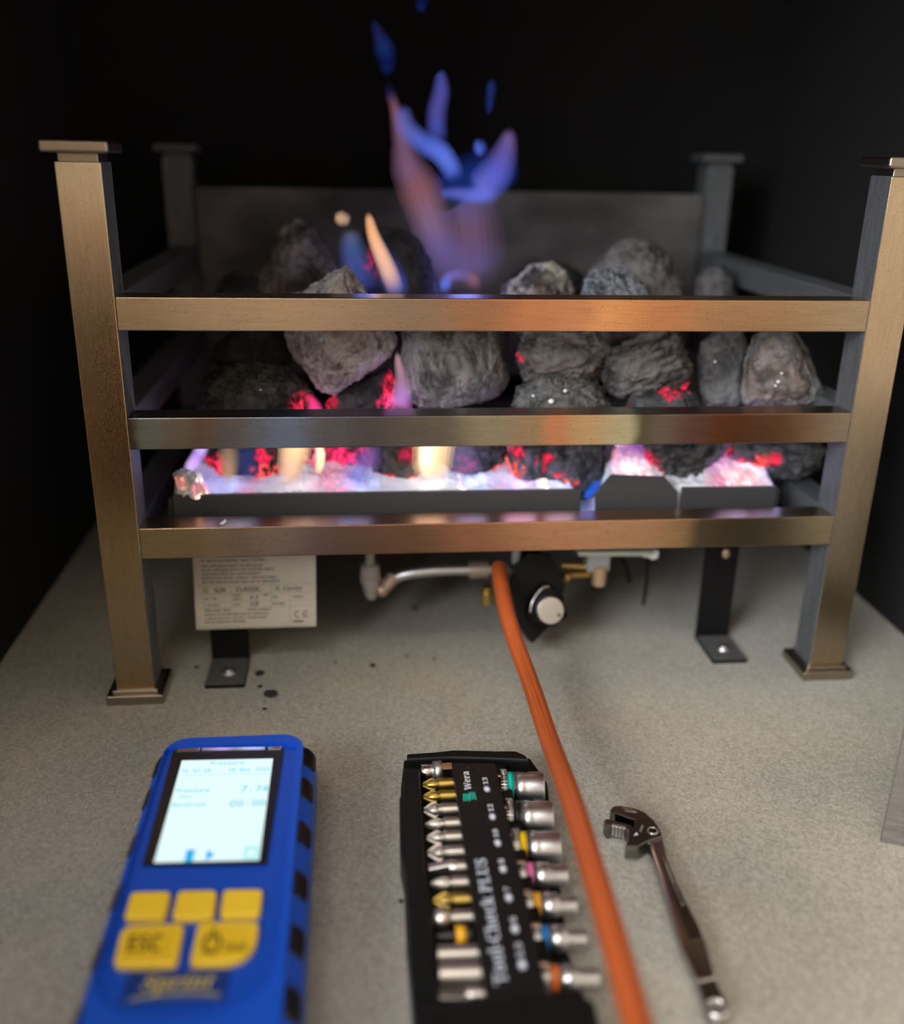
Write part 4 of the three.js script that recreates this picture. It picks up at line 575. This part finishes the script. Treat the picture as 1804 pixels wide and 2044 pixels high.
// ---------------------------------------------------------------- bit and socket set
{
  const g = thing('tool_holder', 'black plastic bit and socket holder with white printed lettering on the hearth', 'tool holder');
  const h = 0.024, Q = (list, y = h) => list.map(([u, v]) => atY(u, v, y));
  const P = M.blackPlastic;
  mesh('base', slab(Q([[806, 1516], [1058, 1512], [1092, 1560], [1135, 1900], [1190, 2052], [1200, 2200], [820, 2200], [824, 2020], [812, 1900], [806, 1740], [799, 1640], [800, 1570]], 0.008).reverse(), 0.0, 0.008, 0.0015), P, g);
  mesh('side_wall', slab(Q([[806, 1530], [838, 1530], [846, 1700], [868, 1900], [880, 2030], [826, 2030], [818, 1920], [810, 1740], [799, 1690], [797, 1590], [804, 1575]], 0.024).reverse(), 0.004, 0.024, 0.002, [], 3), P, g);
  // far end: raised wall with a humped top and rounded right corner
  mesh('end_wall', slab(Q([[812, 1503], [870, 1499], [905, 1495], [985, 1497], [1030, 1497], [1050, 1506], [1056, 1516], [985, 1513], [900, 1511], [812, 1515]], 0.022).reverse(), 0.002, 0.022, 0.002, [], 3), P, g);
  mesh('end_wall', slab(Q([[828, 2010], [880, 1998], [1000, 1985], [1100, 1980], [1160, 1977], [1188, 1996], [1204, 2060], [1215, 2200], [820, 2200]], 0.03).reverse(), 0.002, 0.03, 0.003, [], 3), P, g);
  // middle strip carrying the print
  const S = [[902, 1522], [988, 1524], [1094, 1990], [972, 2010]], [a, b, c, d] = Q(S, 0.0262);
  mesh('middle_strip', slab(Q(S, 0.026).reverse(), 0.004, 0.026, 0.001, [], 3), P, g);
  mesh('socket_rail', slab(Q([[985, 1528], [1008, 1532], [1104, 1960], [1080, 1985]], 0.012).reverse(), 0.004, 0.018, 0.001), P, g);
  // flat print: columns u = across (left to right), v = along (far to near)
  const tex = canvasTex(480, 2000, (x, W, Hh) => {
    x.fillStyle = '#070808'; x.fillRect(0, 0, W, Hh);
    const R = rng(8); for (let i = 0; i < 260; i++) { x.fillStyle = `rgba(${80 + 60 * R()},${80 + 50 * R()},${60 + 40 * R()},${0.12 + 0.3 * R()})`; x.beginPath(); x.ellipse(W * (0.1 + 0.7 * R()), 1300 * R() * R() + 20, 2 + 7 * R(), 2 + 12 * R(), R() * 3, 0, 7); x.fill(); }
    const up = (t, px_, py, size, col, font = 'bold', max) => { x.save(); x.translate(px_, py); x.rotate(-Math.PI / 2); x.fillStyle = col; x.font = `${font} ${size}px serif`; if (max) x.fillText(t, 0, 0, max); else x.fillText(t, 0, 0); x.restore(); };
    up('Wera', 168, 300, 104, '#e8ebf2', 'bold', 205);
    x.fillStyle = '#1fc0a4'; for (const [ox, oy] of [[70, 340], [135, 325]]) for (let k = 0; k < 3; k++) { x.save(); x.translate(ox + k * 22, oy); x.transform(1, 0, (k - 1) * 0.1, 1, 0, 0); x.fillRect(0, 0, 15, 75); x.restore(); }
    up('Tool-Check PLUS', 190, 1880, 150, '#c9d2e2', 'bold', 930);
    const marks = [[13, 235], [12, 520], [10, 770], [8, 1000], [7, 1235], [6, 1470], ['5.5', 1720]];
    for (const [t, y] of marks) { x.fillStyle = '#d5dcea'; x.beginPath(); x.arc(330, y + 55, 34, 0, 7); x.fill(); x.strokeStyle = '#565c68'; x.lineWidth = 5; x.beginPath(); x.arc(330, y + 55, 26, 0, 7); x.stroke(); x.fillStyle = '#eef2fa'; x.beginPath(); x.arc(330, y + 55, 17, 0, 7); x.fill(); up(String(t), 356, y + 8, 74, '#dfe5f0'); }
  });
  const e = new THREE.BufferGeometry(), pos = [], uv = [], idx = [], N = 24;   // bilinear sheet so that the print does not skew
  for (let j = 0; j <= N; j++) for (let i = 0; i <= 6; i++) { const p = a.clone().lerp(b, i / 6).lerp(d.clone().lerp(c, i / 6), j / N); pos.push(p.x, 0.0262, p.z); uv.push(i / 6, 1 - j / N); }
  for (let j = 0; j < N; j++) for (let i = 0; i < 6; i++) { const k = j * 7 + i; idx.push(k, k + 7, k + 1, k + 1, k + 7, k + 8); }
  e.setAttribute('position', new THREE.Float32BufferAttribute(pos, 3)); e.setAttribute('uv', new THREE.Float32BufferAttribute(uv, 2)); e.setIndex(idx); e.computeVertexNormals();
  mesh('printed_face', e, std(0xffffff, 0.5, 0, { map: tex }), g);
  const pegs = [[984, 1549], [1000, 1612], [1012, 1666], [1024, 1722], [1037, 1784], [1052, 1848], [1068, 1925]];
  for (const [u, v] of pegs) { const p = atY(u, v, 0.02), q = atY(u + 10, v + 1, 0.02); mesh('peg', rod(p, p.clone().add(q.clone().sub(p).setLength(0.006)), 0.002, 0.002, 4), M.bronze, g); }
  settle(g);

  // bits: each lies across the holder with its tip to the left
  const bitRow = [
    ['adapter', 'chrome square drive adapter with a knurled ring at the far end of the holder', 840, 901, 1541, 'chrome'],
    ['cross', 'gold cross tip bit next to the chrome adapter', 843, 904, 1567, 'gold'],
    ['cross', 'gold cross tip bit beside the silver stubby bit', 845, 908, 1591, 'gold'],
    ['fat', 'thick silver cross tip bit after the two far gold bits', 846, 912, 1618, 'steel'],
    ['star', 'silver star tip bit with fluted sides after the thick cross bit', 848, 916, 1646, 'steel'],
    ['cross', 'silver pointed cross bit after the star bit', 852, 920, 1673, 'steel'],
    ['fat', 'silver cross bit with a flared tip before the wedge bit', 854, 925, 1703, 'steel'],
    ['wedge', 'silver wedge tip bit with a long tapering blade', 857, 930, 1733, 'steel'],
    ['star', 'silver bit with narrow neck next to the lone near gold bit', 859, 935, 1764, 'steel'],
    ['cross', 'lone gold bit with a round collar in the near half of the holder', 865, 940, 1798, 'gold'],
    ['ball', 'silver bit with a round head beside the orange ringed bit', 866, 946, 1833, 'steel'],
    ['ring', 'thin dark bit with an orange ring', 872, 940, 1869, 'dark'],
    ['hex', 'plain silver hexagon bit after the orange ringed bit', 872, 957, 1906, 'steel'],
    ['hexbig', 'thickest plain silver hexagon bit', 875, 964, 1946, 'steel'],
    ['slot', 'flat blade silver bit next to the near end wall', 877, 972, 1988, 'steel']];
  const lathe = (list, seg = 20) => new THREE.LatheGeometry(list.map(([y, r]) => new THREE.Vector2(Math.max(r, 0.0002), y)), seg);
  const dark = std([0.05, 0.05, 0.045], 0.4, 0.6), matOf = { gold: M.gold, steel: std([0.66, 0.62, 0.57], 0.34, 1), chrome: M.chrome, dark };
  const yB = 0.0195;
  for (const [kind, label, u0, u1, v, mt] of bitRow) {
    const A = atY(u0, v, yB), B = atY(u1, v - 3, yB), L = A.distanceTo(B), t = thing('screwdriver_bit', label, 'bit', 'bits in the holder'), m = matOf[mt];
    const qn = new THREE.Quaternion().setFromUnitVectors(V(0, 1, 0), B.clone().sub(A).normalize());
    const put = (geo) => geo.applyQuaternion(qn).translate(A.x, A.y, A.z);
    const hex = (y0, y1, r) => new THREE.CylinderGeometry(r, r, y1 - y0, 6).translate(0, (y0 + y1) / 2, 0);
    if (kind === 'adapter') { mesh('barrel', put(mergeGeometries([lathe([[0, 0], [0, 0.0046], [L * 0.4, 0.0046], [L * 0.4, 0]]), new THREE.BoxGeometry(0.0063, L * 0.34, 0.0063).translate(0, L * 0.84, 0)].map((q) => q.toNonIndexed()))), m, t); mesh('knurled_ring', put(lathe([[L * 0.4, 0], [L * 0.4, 0.0058], [L * 0.68, 0.0058], [L * 0.68, 0]], 28)), M.satin, t); }
    else {
      const R = kind === 'hexbig' ? 0.0054 : kind === 'hex' ? 0.0042 : 0.0038, tipL = { cross: 0.45, fat: 0.45, star: 0.5, wedge: 0.6, ball: 0.42, ring: 0.62, hex: 0.02, hexbig: 0.02, slot: 0.62 }[kind];
      mesh('shank', put(kind.startsWith('hex') ? hex(0.0004, L, R) : mergeGeometries([hex(L * (tipL + 0.08), L, R), lathe([[L * tipL, R * 0.66], [L * (tipL + 0.1), R * 0.95]], 16), lathe([[L, 0], [L, R * 0.99]], 6)].map((q) => q.toNonIndexed()))), m, t);
      if (kind === 'cross' || kind === 'fat' || kind === 'star') {
        const rr = kind === 'fat' ? R * 1.18 : kind === 'star' ? R * 0.8 : R * 0.92, fins = [lathe([[0.0006, rr * 0.2], [L * 0.2, rr * 0.55], [L * tipL * 0.75, rr * 0.8], [L * (tipL + 0.02), R * 0.66]], 14)], n = kind === 'star' ? 6 : 4;
        for (let k = 0; k < n; k++) { const s = new THREE.Shape([[0, 0], [rr * 0.22, 0], [rr * 0.62, L * 0.13], [rr * 0.98, L * tipL * 0.62], [rr * 0.95, L * tipL * 0.78], [R * 0.6, L * tipL], [0, L * tipL]].map((p) => new THREE.Vector2(...p))); fins.push(new THREE.ExtrudeGeometry(s, { depth: rr * 0.34, bevelEnabled: false }).translate(0, 0, -rr * 0.17).rotateY(k * Math.PI * 2 / n + 0.6)); }
        mesh('tip', put(mergeGeometries(fins.map((q) => q.index ? q.toNonIndexed() : q))), m, t);
      } else if (kind === 'ball') mesh('tip', put(mergeGeometries([new THREE.SphereGeometry(R * 1.35, 18, 12).translate(0, L * 0.2, 0), lathe([[L * 0.2, R * 0.8], [L * 0.5, R * 0.66]], 14)])), m, t);
      else if (kind === 'ring') { mesh('tip', put(lathe([[0, 0.0008], [L * 0.3, R * 0.5], [L * 0.64, R * 0.5]], 14)), dark, t); mesh('orange_ring', put(lathe([[L * 0.56, 0], [L * 0.56, R * 1.1], [L * 0.84, R * 1.1], [L * 0.84, 0]], 20)), std([0.85, 0.42, 0.01], 0.45), t); }
      else if (kind === 'wedge' || kind === 'slot') { const s = new THREE.Shape([[-R * (kind === 'slot' ? 0.62 : 0.2), 0], [R * (kind === 'slot' ? 0.62 : 0.2), 0], [R * 0.8, L * tipL], [-R * 0.8, L * tipL]].map((p) => new THREE.Vector2(...p))); mesh('tip', put(mergeGeometries([new THREE.ExtrudeGeometry(s, { depth: R * 0.9, bevelEnabled: true, bevelSize: 0.0003, bevelThickness: 0.0003, bevelSegments: 1 }).translate(0, 0, -R * 0.45).rotateY(Math.PI / 2 * (kind === 'slot' ? 1 : 0)), lathe([[L * tipL * 0.9, R * 0.7], [L * (tipL + 0.1), R * 0.9]], 14).toNonIndexed()])), m, t); }
    }
    settle(t);
  }
  // sockets: knurled flange on the left, colour band, stepped barrel to the right
  const sat = std([0.66, 0.66, 0.67], 0.34, 1);
  const sockets = [
    ['13', 998, 1085, 1571, 0.0088, 1, [0.0, 0.5, 0.42], 'largest silver socket with a teal band at the far end of the holder'],
    ['12', 1009, 1103, 1631, 0.0088, 1, [0.004, 0.004, 0.005], 'silver socket with a black band after the teal banded one'],
    ['10', 1021, 1118, 1691, 0.0082, 1, [0.85, 0.55, 0.0], 'silver socket with a bright yellow band'],
    ['8', 1034, 1133, 1748, 0.0066, 0.82, [0.75, 0.16, 0.42], 'silver socket with a pink band'],
    ['7', 1047, 1151, 1808, 0.0064, 0.74, [0.85, 0.4, 0.02], 'silver socket with an amber band after the pink banded one'],
    ['6', 1062, 1169, 1874, 0.0061, 0.66, [0.01, 0.2, 0.6], 'silver socket with a blue band'],
    ['5', 1080, 1196, 1953, 0.0056, 0.78, [0.8, 0.18, 0.02], 'smallest silver socket with a red orange band at the near end']];
  for (const [num, u0, u1, v, R, nose, band, label] of sockets) {
    const yS = Math.max(R, 0.0098) + 0.004, A = atY(u0, v, yS), B = atY(u1, v + 1, yS), L = A.distanceTo(B), t = thing('socket', label, 'socket', 'sockets in the holder');
    const qn = new THREE.Quaternion().setFromUnitVectors(V(0, 1, 0), B.clone().sub(A).normalize()), put = (geo) => geo.applyQuaternion(qn).translate(A.x, A.y, A.z);
    const teeth = []; const RF = R * 1.06, ring = lathe([[0, 0], [0, RF], [L * 0.14, RF], [L * 0.14, 0]], 36).toNonIndexed(); teeth.push(ring);
    for (let k = 0; k < 36; k++) teeth.push(new THREE.BoxGeometry(0.0005, L * 0.13, 0.0006).translate(0, L * 0.07, RF + 0.0001).rotateY(k * Math.PI / 18).toNonIndexed());
    mesh('knurled_flange', put(mergeGeometries(teeth)), M.steel, t);
    mesh('colour_band', put(lathe([[L * 0.14, 0], [L * 0.14, R * 0.97], [L * 0.3, R * 0.97], [L * 0.3, 0]], 36)), std(band, 0.4), t);
    const br = mesh('barrel', put(lathe([[L * 0.3, 0], [L * 0.3, R * 0.98], [L * 0.5, R * 0.98], [L * 0.52, R * 0.95], [L * 0.62, R * 0.95 * (nose < 1 ? 1 : 1)], [L * 0.65, R * (nose < 1 ? nose : 0.98)], [L * 0.97, R * (nose < 1 ? nose : 0.98)], [L, R * (nose < 1 ? nose : 0.98) * 0.93], [L, R * 0.62 * nose], [L * 0.75, R * 0.55 * nose], [L * 0.75, 0]], 40)), sat, t);
    if (+num >= 10) {   // engraved size on the barrel, printed on a curved patch
      const tx = canvasTex(128, 128, (x) => { x.fillStyle = '#d2d2d4'; x.fillRect(0, 0, 128, 128); x.fillStyle = '#3c3c40'; x.font = '84px sans-serif'; x.translate(100, 110); x.rotate(-Math.PI / 2); x.fillText(num, 0, 0, 96); });
      const cg = new THREE.CylinderGeometry(R * 0.985, R * 0.985, L * 0.2, 12, 1, true, -0.55, 1.1); mesh('size_mark', put(cg.rotateY(-1.0 + Math.PI / 2).translate(0, L * 0.82, 0)), std(0xffffff, 0.36, 0.9, { map: tx }), br);
    }
    settle(t);
  }
}

// ---------------------------------------------------------------- adjustable wrench
{
  const g = thing('adjustable_wrench', 'small dark chrome adjustable wrench with toothed jaws lying on the hearth', 'wrench');
  const Q = (list, y) => list.map(([u, v]) => atY(1150 + u / 4.406, 1580 + v / 4.406, y));
  const dk = std([0.2, 0.19, 0.18], 0.22, 1), ch = std([0.42, 0.41, 0.41], 0.2, 1);
  const T = 0.0105;
  const teeth = (a, b, n, dep) => { const o = []; for (let k = 0; k <= n; k++) { const x = a[0] + (b[0] - a[0]) * k / n, y = a[1] + (b[1] - a[1]) * k / n; o.push([x, y]); if (k < n) o.push([x + (b[0] - a[0]) / n * 0.5, y + (b[1] - a[1]) / n * 0.5 + dep]); } return o; };
  const head = mesh('head', slab(Q([[300, 155], [330, 126], [390, 122], [520, 145], [600, 180], [680, 250], [735, 330], [758, 392], [690, 412], [630, 434], [590, 455], [545, 482], [432, 476], [448, 440], [468, 350], [512, 290], ...teeth([515, 245], [330, 182], 9, 12)], T).reverse(), 0.002, T, 0.0005), dk, g);
  mesh('lower_jaw', slab(Q([[245, 252], [262, 236], [300, 244], [445, 280], [500, 300], [470, 370], [452, 330], [430, 306], [318, 282], [300, 300], [272, 296]], T - 0.0006).reverse(), 0.001, T - 0.0006, 0.0005), dk, g);
  for (let k = 0; k < 4; k++) { const p = Q([[322 + k * 32, 288 + k * 8]], T - 0.0015)[0]; mesh('jaw_tooth', rbox(0.0017, 0.0068, 0.0022, 0.0005).translate(p.x, 0.0056, p.z + 0.0004), M.chrome, g); }
  for (let k = 0; k < 4; k++) { const q = Q([[398 + k * 32, 140 + k * 6], [420 + k * 32, 136 + k * 7], [462 + k * 26, 178 + k * 3], [440 + k * 26, 182 + k * 3]], T + 0.0002); mesh('jaw_groove', slab([q[0], q[1], q[1].clone().lerp(q[2], 0.8), q[0].clone().lerp(q[3], 0.8)].reverse(), T - 0.0004, T + 0.0003, 0.0001), M.chrome, head); }
  { const c = Q([[672, 345]], T)[0]; const rv = mesh('rivet', new THREE.TorusGeometry(0.0026, 0.0006, 8, 24).rotateX(Math.PI / 2).translate(c.x, T, c.z), M.chrome, head); mesh('rivet_hole', new THREE.CylinderGeometry(0.0022, 0.0022, 0.0006, 20).translate(c.x, T, c.z), M.blackPlastic, rv); }
  for (let k = 0; k < 7; k++) { const p = Q([[440 + k * 16, 481 + k * 0.8]], T)[0]; mesh('grip_ridge', rbox(0.0006, 0.0066, 0.0012, 0.0002).translate(p.x, 0.0058, p.z), ch, head); }
  const hl = [[640, 440], [660, 520], [720, 700], [800, 950], [860, 1150], [920, 1340], [990, 1490], [1050, 1630], [1100, 1790], [1125, 1890], [1170, 1975], [1240, 2015], [1310, 1995], [1345, 1920], [1330, 1830], [1270, 1720], [1225, 1600], [1185, 1450], [1145, 1310], [1065, 1170], [960, 970], [870, 760], [800, 560], [765, 400], [700, 412]];
  const hd = mesh('handle', slab(Q(hl, 0.009).reverse(), 0.0015, 0.009, 0.0018, [], 4), ch, g);
  mesh('handle_inlay', slab(Q([[735, 590], [760, 560], [785, 570], [800, 600], [880, 800], [985, 1010], [1080, 1190], [1120, 1300], [1000, 1310], [930, 1130], [850, 920], [780, 720]], 0.0094).reverse(), 0.0085, 0.0094, 0.0003), dk, hd);
  mesh('handle_ridge', slab(Q([[742, 586], [764, 566], [790, 590], [870, 800], [950, 990], [930, 995], [850, 810], [778, 620], [760, 605]], 0.0099).reverse(), 0.009, 0.0099, 0.0004), M.chrome, hd);
  { const c = Q([[1240, 1900]], 0.009)[0]; mesh('hanging_ring', new THREE.TorusGeometry(0.0042, 0.0013, 10, 28).rotateX(Math.PI / 2).translate(c.x, 0.0088, c.z), M.chrome, hd); mesh('ring_recess', new THREE.CylinderGeometry(0.0036, 0.0036, 0.0005, 24).translate(c.x, 0.0089, c.z), M.satin, hd); }
  mesh('handle_band', slab(Q([[1062, 1622], [1215, 1600], [1232, 1640], [1080, 1668]], 0.0098).reverse(), 0.008, 0.0098, 0.0007), M.chrome, hd);
  const tx = canvasTex(256, 96, (x) => { x.fillStyle = '#4a4744'; x.fillRect(0, 0, 256, 96); x.fillStyle = '#f4f4f4'; x.font = 'bold 80px sans-serif'; x.fillText('(XXS)', 8, 76, 240); });
  const [p, q, r, s] = Q([[548, 352], [575, 278], [602, 288], [576, 362]], T + 0.00008), e = new THREE.BufferGeometry();
  e.setAttribute('position', new THREE.Float32BufferAttribute([p, q, r, s].flatMap((v) => [v.x, T + 0.00008, v.z]), 3)); e.setAttribute('uv', new THREE.Float32BufferAttribute([0, 1, 1, 1, 1, 0, 0, 0], 2)); e.setIndex([0, 2, 1, 0, 3, 2]); e.computeVertexNormals();
  mesh('size_mark', e, std(0xffffff, 0.3, 0.6, { map: tx, side: THREE.DoubleSide }), head);
  mesh('arrow_mark', slab(Q([[505, 388], [528, 360], [544, 380]], T).reverse(), T - 0.0002, T + 0.0002, 0), M.white, head);
  settle(g);
}

// ---------------------------------------------------------------- upright brushed metal panel at the right edge
{
  const g = thing('metal_panel', 'upright grey brushed metal panel standing on the hearth right of the wrench', 'metal panel');
  const a = atY(1757, 1682, 0), b = atY(1804, 1690, 0), dir = b.clone().sub(a).setY(0).normalize(), ang = Math.atan2(-dir.z, dir.x), W = 0.1, Hh = 0.2;
  const tex = dataTex(256, 512, (u, v, i, j) => { const k = 122 + 26 * (vnoise(i / 30, j * 0.8, 2) - 0.5) + 14 * (hash3(i, j, 2) - 0.5); return [k * 1.02, k * 0.97, k * 0.93]; });
  const m = std(0xffffff, 0.5, 0.35, { map: tex });
  mesh('face', rbox(W, Hh, 0.0025, 0.0008, 2).translate(W / 2, Hh / 2, -0.00125), m, g);
  mesh('return_fold', rbox(0.0025, Hh, 0.03, 0.0008, 2).translate(W - 0.00125, Hh / 2, -0.0165), m, g);
  mesh('foot_fold', rbox(W * 0.6, 0.0025, 0.03, 0.0008, 2).translate(W * 0.66, 0.00125, -0.0165), m, g);
  g.position.copy(a); g.rotation.y = ang;
}

// ---------------------------------------------------------------- crumbs of soot and a white flake
{
  const crumbs = [[392, 1333, 5, 'black soot crumb left of the left strap leg'], [518, 1346, 9, 'dark soot crumb just right of the left strap leg'], [540, 1389, 13, 'largest soot crumb on the hearth in front of the left strap leg'], [519, 1371, 5, 'small soot crumb between the two larger ones by the left strap leg'], [528, 1416, 4, 'tiny soot crumb in front of the largest crumb'], [670, 1323, 3, 'tiny soot crumb on the open hearth under the burner'], [744, 1330, 6, 'lone soot crumb on the hearth behind the meter'], [812, 1310, 3, 'tiny grey crumb between the lone crumb and the hose'], [866, 1316, 3, 'tiny grey crumb left of the hose'], [828, 1216, 6, 'dark crumb with pale grit under the gas pipe'], [800, 1800, 5, 'small brown crumb left of the tool holder']];
  crumbs.forEach(([u, v, r, label], k) => { const p = atY(u, v, 0), s = r * pxSize(p), geo = new THREE.IcosahedronGeometry(s, 3), q = geo.attributes.position; for (let i = 0; i < q.count; i++) { const n = 0.7 + 0.6 * fbm(q.getX(i) / s * 1.4 + k * 5, q.getY(i) / s * 1.4, q.getZ(i) / s * 1.4, 3); q.setXYZ(i, q.getX(i) * n, q.getY(i) * n * 0.4, q.getZ(i) * n); } geo.computeVertexNormals(); const m = mesh('soot_crumb', geo.translate(p.x, s * 0.25, p.z), std([0.02, 0.018, 0.016], 0.9)); tag(m, label, 'crumb', 'soot crumbs on the hearth'); settle(m); m.position.y = 0; });
  const p = atY(446, 1045, BAR[2][1]), s = new THREE.Shape([[-5, -6], [1, -5], [5, 1], [3, 9], [0, 3], [-6, -2]].map(([x, y]) => new THREE.Vector2(x * 0.00034, y * 0.00034)));
  const f = mesh('white_flake', new THREE.ExtrudeGeometry(s, { depth: 0.0004, bevelEnabled: false }).rotateX(-1.2).translate(p.x, p.y + 0.0016, p.z), M.white); tag(f, 'white fibre flake lying on the lowest bar', 'flake'); settle(f); f.position.y = BAR[2][1];
}

renderer.render(scene, camera);
